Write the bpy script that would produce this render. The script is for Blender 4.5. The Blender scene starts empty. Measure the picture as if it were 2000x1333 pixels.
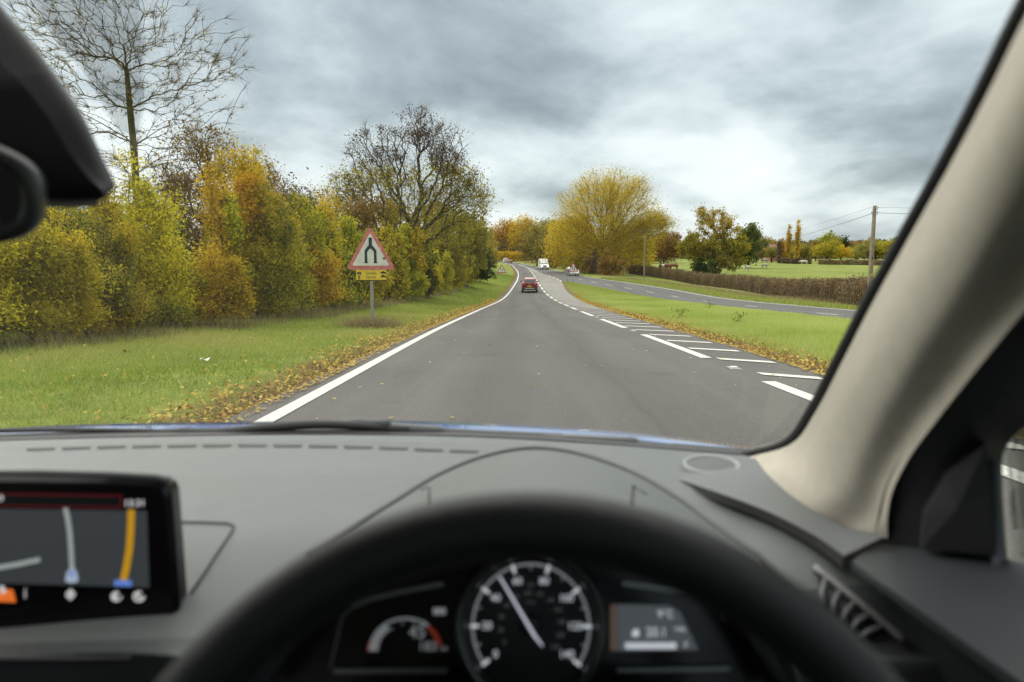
import bpy, math, random
import numpy as np
from mathutils import Vector, Matrix, Euler
from mathutils.bvhtree import BVHTree

random.seed(7)
SC = bpy.context.scene
COL = SC.collection
R_ = math.radians

# ------------------------------------------------------------------ camera
F = 1333.33
CAM_H = 1.2
cam_d = bpy.data.cameras.new('camera')
cam = bpy.data.objects.new('camera', cam_d)
COL.objects.link(cam)
SC.camera = cam
cam_d.sensor_width = 36.0
cam_d.lens = 24.0
cam_d.clip_start = 0.02
cam_d.clip_end = 6000
cam.location = (0, 0, CAM_H)
CAM_ROT = Euler((R_(90 - 6.9), 0, R_(0.47)), 'XYZ')
cam.rotation_euler = CAM_ROT
cam_d.dof.use_dof = True
cam_d.dof.focus_distance = 55.0
cam_d.dof.aperture_fstop = 4.3
CAMM = CAM_ROT.to_matrix()

# ------------------------------------------------------------------ world
SUN_EL, SUN_AZ = 66.0, -50.0        # azimuth: degrees to the right of straight ahead
w = bpy.data.worlds.new('World')
SC.world = w
w.use_nodes = True
nt = w.node_tree
nt.nodes.clear()


def N(tree, typ, **kw):
    n = tree.nodes.new(typ)
    for k, v in kw.items():
        setattr(n, k, v)
    return n


def ramp(tree, stops, interp='LINEAR'):
    n = tree.nodes.new('ShaderNodeValToRGB')
    cr = n.color_ramp
    cr.interpolation = interp
    while len(cr.elements) < len(stops):
        cr.elements.new(0.5)
    for e, (p, c) in zip(cr.elements, stops):
        e.position = p
        e.color = (c[0], c[1], c[2], 1) if hasattr(c, '__len__') else (c, c, c, 1)
    return n


def math_n(tree, op, a, b=None, clamp=False):
    n = tree.nodes.new('ShaderNodeMath')
    n.operation = op
    n.use_clamp = clamp
    for i, v in enumerate((a, b)):
        if v is None:
            continue
        if isinstance(v, (int, float)):
            n.inputs[i].default_value = v
        else:
            tree.links.new(v, n.inputs[i])
    return n.outputs[0]


def mixc(tree, f, a, b, blend='MIX'):
    n = tree.nodes.new('ShaderNodeMix')
    n.data_type = 'RGBA'
    n.blend_type = blend
    for sock, v in ((n.inputs[0], f), (n.inputs[6], a), (n.inputs[7], b)):
        if hasattr(v, 'default_value') or hasattr(v, 'is_linked'):
            tree.links.new(v, sock)
        elif isinstance(v, (int, float)):
            sock.default_value = v
        else:
            sock.default_value = (v[0], v[1], v[2], 1)
    return n.outputs[2]


def build_sky():
    t = nt
    out = N(t, 'ShaderNodeOutputWorld')
    bg = N(t, 'ShaderNodeBackground')
    bg.inputs[1].default_value = 0.14
    t.links.new(bg.outputs[0], out.inputs[0])
    sky = N(t, 'ShaderNodeTexSky', sky_type='NISHITA')
    sky.sun_disc = False
    sky.sun_elevation = R_(SUN_EL)
    sky.sun_rotation = R_(SUN_AZ)
    sky.air_density = 1.0
    sky.dust_density = 2.5
    tc = N(t, 'ShaderNodeTexCoord')
    sep = N(t, 'ShaderNodeSeparateXYZ')
    t.links.new(tc.outputs['Generated'], sep.inputs[0])
    zc = math_n(t, 'MAXIMUM', sep.outputs[2], 0.0)
    # a cloud deck overhead, seen in perspective
    zz = math_n(t, 'ADD', zc, 0.24)
    u = math_n(t, 'DIVIDE', sep.outputs[0], zz)
    v = math_n(t, 'DIVIDE', sep.outputs[1], zz)
    comb = N(t, 'ShaderNodeCombineXYZ')
    t.links.new(u, comb.inputs[0])
    t.links.new(v, comb.inputs[1])
    comb.inputs[2].default_value = SKY_OFF[2]

    def layer(scale, rot, sc, det, ro, dist):
        mp = N(t, 'ShaderNodeMapping')
        mp.inputs['Location'].default_value = SKY_OFF
        mp.inputs['Rotation'].default_value = (0, 0, R_(rot))
        mp.inputs['Scale'].default_value = scale
        t.links.new(comb.outputs[0], mp.inputs[0])
        n1 = N(t, 'ShaderNodeTexNoise')
        n1.inputs['Scale'].default_value = sc
        n1.inputs['Detail'].default_value = det
        n1.inputs['Roughness'].default_value = ro
        n1.inputs['Distortion'].default_value = dist
        t.links.new(mp.outputs[0], n1.inputs['Vector'])
        return n1.outputs['Fac']
    big = layer((.8, .70, 1), -20, 1.05, 3, .45, .3)
    mid = layer((1.0, .85, 1), -30, 1.9, 10, .56, .12)
    a = math_n(t, 'MULTIPLY', big, 0.66)
    b = math_n(t, 'MULTIPLY', mid, 0.42)
    s = math_n(t, 'ADD', a, b)
    # thinner, brighter cloud towards the horizon
    hz = math_n(t, 'MULTIPLY', math_n(t, 'SUBTRACT', 0.25, zc), 0.46)
    hz = math_n(t, 'MINIMUM', math_n(t, 'MAXIMUM', hz, -0.085), 0.040)
    s = math_n(t, 'ADD', s, hz)
    K = 0.2
    stops = [(0.40, (0.38, 0.45, 0.48)), (0.48, (0.66, 0.76, 0.80)), (0.555, (1.08, 1.19, 1.22)), (0.625, (1.40, 1.49, 1.50)), (0.74, (1.58, 1.65, 1.63))]
    rp = ramp(t, [(p, tuple(q * K for q in c)) for p, c in stops])
    t.links.new(s, rp.inputs[0])
    cl = mixc(t, 1.0, rp.outputs[0], (1 / K, 1 / K, 1 / K), 'MULTIPLY')
    sk = mixc(t, 1.0, sky.outputs[0], (0.45, 0.45, 0.45), 'MULTIPLY')
    c = mixc(t, 0.93, sk, cl)
    t.links.new(c, bg.inputs[0])


SKY_OFF = (2.75, 2.95, 10)
build_sky()

sun_d = bpy.data.lights.new('sun', 'SUN')
sun_d.energy = 1.05
sun_d.angle = R_(110)
sun_d.color = (1.0, 0.95, 0.85)
sun = bpy.data.objects.new('sun', sun_d)
COL.objects.link(sun)
sd = Vector((math.sin(R_(SUN_AZ)) * math.cos(R_(SUN_EL)), math.cos(R_(SUN_AZ)) * math.cos(R_(SUN_EL)), math.sin(R_(SUN_EL))))
sun.rotation_euler = sd.to_track_quat('Z', 'Y').to_euler()

SC.view_settings.view_transform = 'Standard'
SC.view_settings.look = 'None'
SC.view_settings.exposure = 2.3
SC.view_settings.gamma = 1.0
SC.render.engine = 'CYCLES'
SC.cycles.max_bounces = 8
SC.cycles.transparent_max_bounces = 16
SC.cycles.caustics_reflective = False
SC.cycles.caustics_refractive = False
SC.cycles.use_denoising = True

# ------------------------------------------------------------------ helpers


def tag(o, label=None, cat=None, group=None, kind=None):
    if label:
        o['label'] = label
    if cat:
        o['category'] = cat
    if group:
        o['group'] = group
    if kind:
        o['kind'] = kind
    return o


def empty(name, loc=(0, 0, 0), rz=0.0):
    o = bpy.data.objects.new(name, None)
    o.empty_display_size = 0.2
    o.location = loc
    o.rotation_euler = (0, 0, rz)
    COL.objects.link(o)
    return o


def np_mesh(name, verts, faces, mat=None, parent=None, smooth=False, fattr=None, vattr=None):
    """verts (n,3); faces (m,k) with one k"""
    verts = np.asarray(verts, dtype=np.float32)
    faces = np.asarray(faces, dtype=np.int32)
    me = bpy.data.meshes.new(name)
    m, k = faces.shape
    me.vertices.add(len(verts))
    me.vertices.foreach_set('co', verts.ravel())
    me.loops.add(m * k)
    me.loops.foreach_set('vertex_index', faces.ravel())
    me.polygons.add(m)
    me.polygons.foreach_set('loop_start', np.arange(0, m * k, k, dtype=np.int32))
    if smooth:
        me.polygons.foreach_set('use_smooth', np.ones(m, dtype=bool))
    me.update(calc_edges=True)
    if fattr:
        for an, arr in fattr.items():
            at = me.attributes.new(an, 'FLOAT', 'FACE')
            at.data.foreach_set('value', np.asarray(arr, dtype=np.float32))
    if vattr:
        for an, arr in vattr.items():
            at = me.attributes.new(an, 'FLOAT', 'POINT')
            at.data.foreach_set('value', np.asarray(arr, dtype=np.float32))
    if mat:
        me.materials.append(mat)
    o = bpy.data.objects.new(name, me)
    if parent:
        o.parent = parent
    COL.objects.link(o)
    return o


def catmull(pts, n):
    """resample a list of Vectors to n points along a Catmull-Rom spline"""
    P = [Vector(p) for p in pts]
    if len(P) == 2:
        return [P[0].lerp(P[1], i / (n - 1)) for i in range(n)]
    Q = [P[0] * 2 - P[1]] + P + [P[-1] * 2 - P[-2]]
    seg = len(P) - 1
    out = []
    for i in range(n):
        t = i / (n - 1) * seg
        k = min(int(t), seg - 1)
        u = t - k
        a, b, c, d = Q[k], Q[k + 1], Q[k + 2], Q[k + 3]
        out.append(0.5 * ((2 * b) + (c - a) * u + (2 * a - 5 * b + 4 * c - d) * u * u + (3 * b - a - 3 * c + d) * u ** 3))
    return out


class MB:
    def __init__(s):
        s.v = []
        s.f = []

    def add(s, verts, faces, M=None):
        b = len(s.v)
        for p in verts:
            p = Vector(p)
            s.v.append(tuple(M @ p) if M else tuple(p))
        for f in faces:
            s.f.append(tuple(i + b for i in f))
        return s

    def box(s, c, size, M=None, bev=0.0):
        x, y, z = (d / 2 for d in size)
        c = Vector(c)
        if bev <= 0:
            vs = [c + Vector((i, j, k)) for i in (-x, x) for j in (-y, y) for k in (-z, z)]
            fs = [(0, 1, 3, 2), (4, 6, 7, 5), (0, 4, 5, 1), (2, 3, 7, 6), (0, 2, 6, 4), (1, 5, 7, 3)]
            return s.add(vs, fs, M)
        vs, idx = [], {}
        bx = min(bev, x * .9, y * .9, z * .9)
        for sx in (-1, 1):
            for sy in (-1, 1):
                for sz in (-1, 1):
                    for ax in range(3):
                        d = [x - bx, y - bx, z - bx]
                        d[ax] = (x, y, z)[ax]
                        idx[(sx, sy, sz, ax)] = len(vs)
                        vs.append(c + Vector((sx * d[0], sy * d[1], sz * d[2])))
        fs = []
        for sg in (-1, 1):
            fs.append([idx[(sg, a, b, 0)] for a, b in ((-1, -1), (1, -1), (1, 1), (-1, 1))])
            fs.append([idx[(a, sg, b, 1)] for a, b in ((-1, -1), (1, -1), (1, 1), (-1, 1))])
            fs.append([idx[(a, b, sg, 2)] for a, b in ((-1, -1), (1, -1), (1, 1), (-1, 1))])
        for a in (-1, 1):
            for b in (-1, 1):
                fs.append([idx[(a, b, -1, 0)], idx[(a, b, 1, 0)], idx[(a, b, 1, 1)], idx[(a, b, -1, 1)]])
                fs.append([idx[(a, -1, b, 0)], idx[(a, 1, b, 0)], idx[(a, 1, b, 2)], idx[(a, -1, b, 2)]])
                fs.append([idx[(-1, a, b, 1)], idx[(1, a, b, 1)], idx[(1, a, b, 2)], idx[(-1, a, b, 2)]])
                for d in (-1, 1):
                    fs.append([idx[(a, b, d, 0)], idx[(a, b, d, 1)], idx[(a, b, d, 2)]])
        return s.add(vs, fs, M)

    def tube(s, pts, r, k=8, caps=True, M=None, flat=1.0):
        pts = [Vector(p) for p in pts]
        n = len(pts)
        rs = r if hasattr(r, '__len__') else [r] * n
        vs, fs = [], []
        prev = None
        for i, p in enumerate(pts):
            d = (pts[min(i + 1, n - 1)] - pts[max(i - 1, 0)]).normalized()
            if prev is None:
                a = Vector((0, 0, 1)) if abs(d.z) < .9 else Vector((1, 0, 0))
                u = d.cross(a).normalized()
            else:
                u = (prev - d * prev.dot(d)).normalized()
            prev = u
            q = d.cross(u)
            for j in range(k):
                t = 2 * math.pi * j / k
                vs.append(p + u * math.cos(t) * rs[i] + q * math.sin(t) * rs[i] * flat)
        for i in range(n - 1):
            for j in range(k):
                fs.append((i * k + j, i * k + (j + 1) % k, (i + 1) * k + (j + 1) % k, (i + 1) * k + j))
        if caps:
            fs.append(tuple(range(k))[::-1])
            fs.append(tuple((n - 1) * k + j for j in range(k)))
        return s.add(vs, fs, M)

    def grid(s, rows, M=None, wrap=False):
        n, m = len(rows), len(rows[0])
        fs = []
        for i in range(n - 1):
            for j in range(m if wrap else m - 1):
                fs.append((i * m + j, i * m + (j + 1) % m, (i + 1) * m + (j + 1) % m, (i + 1) * m + j))
        return s.add([p for r in rows for p in r], fs, M)

    def surf(s, rows, nu, nv, M=None):
        rr = [catmull(r, nu) for r in rows]
        cols = [catmull([rr[i][j] for i in range(len(rr))], nv) for j in range(nu)]
        return s.grid([[cols[j][i] for j in range(nu)] for i in range(nv)], M)

    def prism(s, poly, M, depth):
        """2-D polygon in the xy plane of M extruded by depth along M's -z; front at z=0"""
        n = len(poly)
        vs = [(x, y, 0) for x, y in poly] + [(x, y, -depth) for x, y in poly]
        fs = [tuple(range(n)), tuple(range(2 * n - 1, n - 1, -1))]
        fs += [(i, i + n, (i + 1) % n + n, (i + 1) % n) for i in range(n)]
        return s.add(vs, fs, M)

    def lathe(s, prof, k=24, M=None):
        rows = [[(r * math.cos(2 * math.pi * j / k), r * math.sin(2 * math.pi * j / k), z) for j in range(k)] for r, z in prof]
        return s.grid(rows, M, wrap=True)

    def build(s, name, mat, parent=None, smooth=False, angle=None):
        me = bpy.data.meshes.new(name)
        me.from_pydata([tuple(v) for v in s.v], [], s.f)
        me.update()
        if smooth:
            me.polygons.foreach_set('use_smooth', [True] * len(me.polygons))
            if angle:
                me.set_sharp_from_angle(angle=R_(angle))
        if mat:
            me.materials.append(mat)
        o = bpy.data.objects.new(name, me)
        if parent:
            o.parent = parent
        COL.objects.link(o)
        return o


def copy_tree(o, parent=None):
    c = o.copy()
    COL.objects.link(c)
    if parent:
        c.parent = parent
    for ch in [x for x in SC.objects if x.parent == o]:
        copy_tree(ch, c)
    return c


def text_mb(mb, body, M, size, align='CENTER'):
    cu = bpy.data.curves.new('lettering', 'FONT')
    cu.body = body
    cu.size = size
    cu.align_x = align
    cu.align_y = 'CENTER'
    cu.resolution_u = 3
    ob = bpy.data.objects.new('lettering', cu)
    COL.objects.link(ob)
    dg = bpy.context.evaluated_depsgraph_get()
    me = bpy.data.meshes.new_from_object(ob.evaluated_get(dg))
    mb.add([v.co.copy() for v in me.vertices], [tuple(p.vertices) for p in me.polygons], M)
    bpy.data.objects.remove(ob)
    bpy.data.curves.remove(cu)
    bpy.data.meshes.remove(me)


# ------------------------------------------------------------------ materials
def new_mat(name):
    m = bpy.data.materials.new(name)
    m.use_nodes = True
    t = m.node_tree
    b = t.nodes['Principled BSDF']
    return m, t, b


def pmat(name, col, rough=0.5, metal=0.0, var=0.12, scale=8.0, bump=0.0, bscale=60.0, coat=0.0, spec=0.5, emit=None, estr=0.0):
    m, t, b = new_mat(name)
    tc = N(t, 'ShaderNodeTexCoord')
    nz = N(t, 'ShaderNodeTexNoise')
    nz.inputs['Scale'].default_value = scale
    nz.inputs['Detail'].default_value = 5
    t.links.new(tc.outputs['Object'], nz.inputs['Vector'])
    lo = [c * (1 - var) for c in col]
    hi = [min(1, c * (1 + var)) for c in col]
    rp = ramp(t, [(0.3, lo), (0.7, hi)])
    t.links.new(nz.outputs['Fac'], rp.inputs[0])
    t.links.new(rp.outputs[0], b.inputs['Base Color'])
    b.inputs['Roughness'].default_value = rough
    b.inputs['Metallic'].default_value = metal
    b.inputs['Specular IOR Level'].default_value = spec
    b.inputs['Coat Weight'].default_value = coat
    if emit:
        b.inputs['Emission Color'].default_value = (*emit, 1)
        b.inputs['Emission Strength'].default_value = estr
    if bump:
        nb = N(t, 'ShaderNodeTexNoise')
        nb.inputs['Scale'].default_value = bscale
        nb.inputs['Detail'].default_value = 3
        t.links.new(tc.outputs['Object'], nb.inputs['Vector'])
        bp = N(t, 'ShaderNodeBump')
        bp.inputs['Strength'].default_value = bump
        bp.inputs['Distance'].default_value = 0.002
        t.links.new(nb.outputs['Fac'], bp.inputs['Height'])
        t.links.new(bp.outputs[0], b.inputs['Normal'])
    return m


def glass_mat(name, tint=(1, 1, 1), refl=1.0):
    m = bpy.data.materials.new(name)
    m.use_nodes = True
    t = m.node_tree
    t.nodes.clear()
    out = N(t, 'ShaderNodeOutputMaterial')
    tr = N(t, 'ShaderNodeBsdfTransparent')
    tr.inputs[0].default_value = (*tint, 1)
    gl = N(t, 'ShaderNodeBsdfGlossy')
    gl.inputs['Roughness'].default_value = 0.01
    lw = N(t, 'ShaderNodeFresnel')
    lw.inputs[0].default_value = 1.45
    f = math_n(t, 'MULTIPLY', lw.outputs[0], refl, True)
    mx = N(t, 'ShaderNodeMixShader')
    t.links.new(f, mx.inputs[0])
    t.links.new(tr.outputs[0], mx.inputs[1])
    t.links.new(gl.outputs[0], mx.inputs[2])
    t.links.new(mx.outputs[0], out.inputs[0])
    return m


def leaf_mat(name, cols, transl=0.5):
    """cols: colours over the per-leaf random value 'rnd'"""
    m = bpy.data.materials.new(name)
    m.use_nodes = True
    t = m.node_tree
    t.nodes.clear()
    out = N(t, 'ShaderNodeOutputMaterial')
    at = N(t, 'ShaderNodeAttribute')
    at.attribute_name = 'rnd'
    n = len(cols)
    rp = ramp(t, [(i / (n - 1) if n > 1 else 0, c) for i, c in enumerate(cols)])
    t.links.new(at.outputs['Fac'], rp.inputs[0])
    oi = N(t, 'ShaderNodeObjectInfo')
    hs = N(t, 'ShaderNodeHueSaturation')
    t.links.new(math_n(t, 'ADD', math_n(t, 'MULTIPLY', oi.outputs['Random'], 0.03), 0.485), hs.inputs['Hue'])
    t.links.new(math_n(t, 'ADD', math_n(t, 'MULTIPLY', oi.outputs['Random'], 0.25), 0.88), hs.inputs['Value'])
    t.links.new(rp.outputs[0], hs.inputs['Color'])
    d = N(t, 'ShaderNodeBsdfDiffuse')
    tl = N(t, 'ShaderNodeBsdfTranslucent')
    t.links.new(hs.outputs[0], d.inputs[0])
    t.links.new(hs.outputs[0], tl.inputs[0])
    mx = N(t, 'ShaderNodeMixShader')
    mx.inputs[0].default_value = transl
    t.links.new(d.outputs[0], mx.inputs[1])
    t.links.new(tl.outputs[0], mx.inputs[2])
    t.links.new(mx.outputs[0], out.inputs[0])
    return m


LEAF = {
    'yellow': leaf_mat('yellow leaves', [(.24, .22, .03), (.50, .41, .035), (.66, .52, .04), (.76, .60, .06)]),
    'gold': leaf_mat('golden leaves', [(.40, .27, .025), (.66, .46, .03), (.78, .57, .05)]),
    'lime': leaf_mat('yellow green leaves', [(.15, .16, .025), (.37, .35, .035), (.54, .49, .045), (.68, .58, .06)]),
    'mixed': leaf_mat('green and yellow leaves', [(.055, .085, .02), (.16, .19, .035), (.38, .35, .04), (.58, .47, .045)]),
    'orange': leaf_mat('orange leaves', [(.26, .15, .03), (.52, .33, .035), (.68, .45, .045), (.68, .50, .07)]),
    'oak': leaf_mat('oak leaves', [(.16, .13, .025), (.38, .29, .035), (.56, .42, .045), (.64, .49, .06)]),
    'willow': leaf_mat('willow leaves', [(.34, .26, .03), (.58, .44, .04), (.72, .55, .05), (.80, .63, .08)], .5),
    'brown': leaf_mat('brown leaves', [(.12, .085, .035), (.26, .18, .05), (.42, .28, .06), (.56, .38, .06)]),
    'russet': leaf_mat('russet leaves', [(.14, .085, .03), (.34, .20, .045), (.50, .30, .06)]),
    'seed': leaf_mat('dark seed clusters', [(.03, .018, .014), (.075, .042, .03), (.14, .075, .045)], 0.2),
    'dark': leaf_mat('dark green leaves', [(.010, .022, .009), (.03, .05, .016), (.06, .08, .022), (.09, .10, .03)], 0.2),
    'green': leaf_mat('green leaves', [(.05, .075, .02), (.13, .16, .035), (.24, .25, .05)]),
    'olive': leaf_mat('olive leaves', [(.15, .13, .035), (.30, .255, .05), (.44, .36, .065)]),
    'twig': leaf_mat('bare twigs', [(.08, .058, .035), (.17, .12, .072), (.26, .19, .11)], 0.1),
    'dry': leaf_mat('dry grass', [(.14, .11, .05), (.32, .25, .12), (.48, .39, .21)]),
    'grass': leaf_mat('grass blades', [(.14, .18, .035), (.24, .31, .055), (.34, .39, .08), (.45, .43, .13), (.52, .45, .19)], 0.45),
    'island': leaf_mat('island grass blades', [(.25, .31, .065), (.38, .46, .11), (.49, .56, .17), (.60, .57, .22)], 0.45),
    'litter': leaf_mat('fallen leaves', [(.14, .085, .04), (.30, .20, .06), (.46, .33, .08), (.58, .45, .10), (.64, .52, .16), (.46, .25, .07)], 0.25),
}
BARK = pmat('bark', (.13, .105, .07), .9, var=.4, scale=6, bump=.6, bscale=20)
BARKG = pmat('mossy bark', (.15, .135, .06), .9, var=.4, scale=4, bump=.6, bscale=20)
ASHB = pmat('dark olive bark', (.075, .065, .038), .9, var=.4, scale=4, bump=.6, bscale=20)
BARKD = pmat('dark bark', (.055, .042, .03), .9, var=.4, scale=6)
MET = pmat('galvanised steel', (.42, .42, .40), .5, .6, var=.15, scale=20)
WHITE_LINE = None
# ------------------------------------------------------------------ the lie of the land
TY = np.arange(-400, 1701, 1.0)


def table(pts, k=7):
    p = np.array(pts, float)
    v = np.interp(TY, p[:, 0], p[:, 1])
    # linear run-out at both ends
    s0 = (p[1, 1] - p[0, 1]) / (p[1, 0] - p[0, 0])
    v = np.where(TY < p[0, 0], p[0, 1] + s0 * (TY - p[0, 0]), v)
    ker = np.ones(k) / k
    pad = np.pad(v, k // 2, mode='edge')
    v = np.convolve(pad, ker, 'valid')
    pad = np.pad(v, k // 2, mode='edge')
    v = np.convolve(pad, ker, 'valid')
    return lambda y: np.interp(y, TY, v)


ZR = table([(-200, 6), (-100, 4.37), (0, 0), (40, -1.748), (56, -2.35), (66, -2.58), (75, -2.64), (85, -2.52), (96, -2.26), (117, -1.82),
            (157, -1.40), (200, -1.15), (250, -.95), (320, -.7), (450, 0), (1600, 0)], 9)
LE = table([(-60, -2.2), (6, -2.26), (10, -2.32), (18.6, -2.39), (27.6, -2.3), (41, -2.1), (60, -1.45), (84, -.7), (102, -.08), (121, .18),
            (145, 0), (175, -.66), (230, -1.9), (300, -5.8), (360, -13), (420, -24)])
DL = table([(-60, 3.0), (7, 3.2), (11.5, 3.28), (26, 3.28), (47, 3.38), (64, 3.3), (77, 3.1), (99, 2.9), (145, 2.86), (175, 2.6),
            (205, 1.6), (250, -.2), (300, -3.0), (360, -10), (420, -21)])
IL = table([(-60, 3.7), (5, 4.0), (9, 4.25), (11, 4.4), (22, 4.65), (35, 4.95), (43, 5.1), (58, 5.5), (73, 5.8), (80, 5.8), (99, 6.5), (103, 6.5),
            (112, 6.1), (122, 5.1), (142, 4.1), (175, 3.4), (205, 2.2), (250, .3), (300, -2.6), (360, -9.6), (420, -20.6)], 5)
IR = table([(-60, 11), (25, 11.7), (30, 12.0), (47, 12.7), (57, 12.8), (70, 12.4), (76, 11.9), (83, 10.8), (90, 9.5), (96, 7.9), (99, 6.7), (103, 6.5),
            (112, 6.1), (122, 5.1), (142, 4.1), (175, 3.4), (205, 2.2), (250, .3), (300, -2.6), (360, -9.6), (420, -20.6)], 5)
CL = table([(-60, 13.8), (20, 14.3), (31, 14.5), (45, 15.5), (56, 15.8), (68, 15.8), (76, 15.2), (83, 14.2), (90, 12.8), (97, 11.2), (110, 9.2),
            (125, 7.8), (157, 5.9), (200, 4), (250, 1.8), (320, -3), (420, -18)])
RE = table([(-60, 16.5), (20, 17.3), (35, 18.2), (46, 19), (60, 19.4), (80, 19.2), (92, 17), (104, 13.6), (118, 11.0), (157, 8.0), (185, 6),
            (235, 3.5), (320, -1.0), (360, -6), (420, -16)], 11)
BANK = table([(-100, .2), (0, .15), (10, .12), (22, .15), (30, .35), (45, .5), (80, .8), (110, .8), (200, .5), (400, .3)], 9)
FIELD = table([(-200, 6), (-100, 4), (0, -.4), (30, -1.75), (48, -2.35), (62, -2.72), (100, -2.75), (130, -2.0), (160, -1.15), (200, -.6), (250, -.3),
               (400, .5), (560, 3), (800, 9), (1100, 15), (1600, 22)], 11)
TIP = 99.0


def sst(x):
    x = np.clip(x, 0, 1)
    return x * x * (3 - 2 * x)


def wob(x, y):
    return (np.sin(x * 1.7 + y * .6) * np.sin(y * 1.1 - x * .35) * .5 + np.sin(x * 4.1 + 1.3) * np.sin(y * 3.3 + .4 * x) * .3 + np.sin(x * .45 - y * .27) * .6)


def H(x, y):
    x = np.asarray(x, float)
    y = np.asarray(y, float)
    zr = ZR(y)
    far = sst((y - 430) / 200)
    l = LE(y) - .40
    r = RE(y) + .45
    il, ir = IL(y), IR(y)
    z = zr - .06
    tl = l - x
    zl = zr - .03 + .09 * sst(tl / .35) + BANK(y) * sst((tl - .3) / 5.5) + .035 * wob(x, y) * sst(tl / 1.5) + .25 * sst((tl - 12) / 30)
    zl = zl + far * (FIELD(y) - zr) * .8
    z = np.where(tl > 0, zl, z)
    m = np.minimum(x - il, ir - x)
    z = np.where((m > 0) & (y < TIP + 2), zr - .03 + .12 * sst(m / .4) + .10 * sst((m - .4) / 2.5) + .03 * wob(x, y) * sst(m / 1.2), z)
    tr = x - r
    zrr = zr - .03 + .09 * sst(tr / .35) + .03 * wob(x, y) * sst(tr / 1.5)
    bl = sst((tr - 2.5) / 10)
    zrr = zrr * (1 - bl) + (FIELD(y) + .10 * wob(x * .12, y * .12)) * bl
    z = np.where(tr > 0, zrr, z)
    z = np.where(y > 425, zr * (1 - far) + FIELD(y) * far - .02, z)
    return z


def Hs(x, y):
    return float(H(np.array([x]), np.array([y]))[0])


def px_x(px, y):
    """world x of photo column px at forward distance y"""
    d = CAMM @ Vector(((px - 1000) / F, 0, -1))
    return d.x / d.y * y


def W(px, py, y):
    d = CAMM @ Vector(((px - 1000) / F, -(py - 666.67) / F, -1))
    return Vector((0, 0, CAM_H)) + d * (y / d.y)


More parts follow.
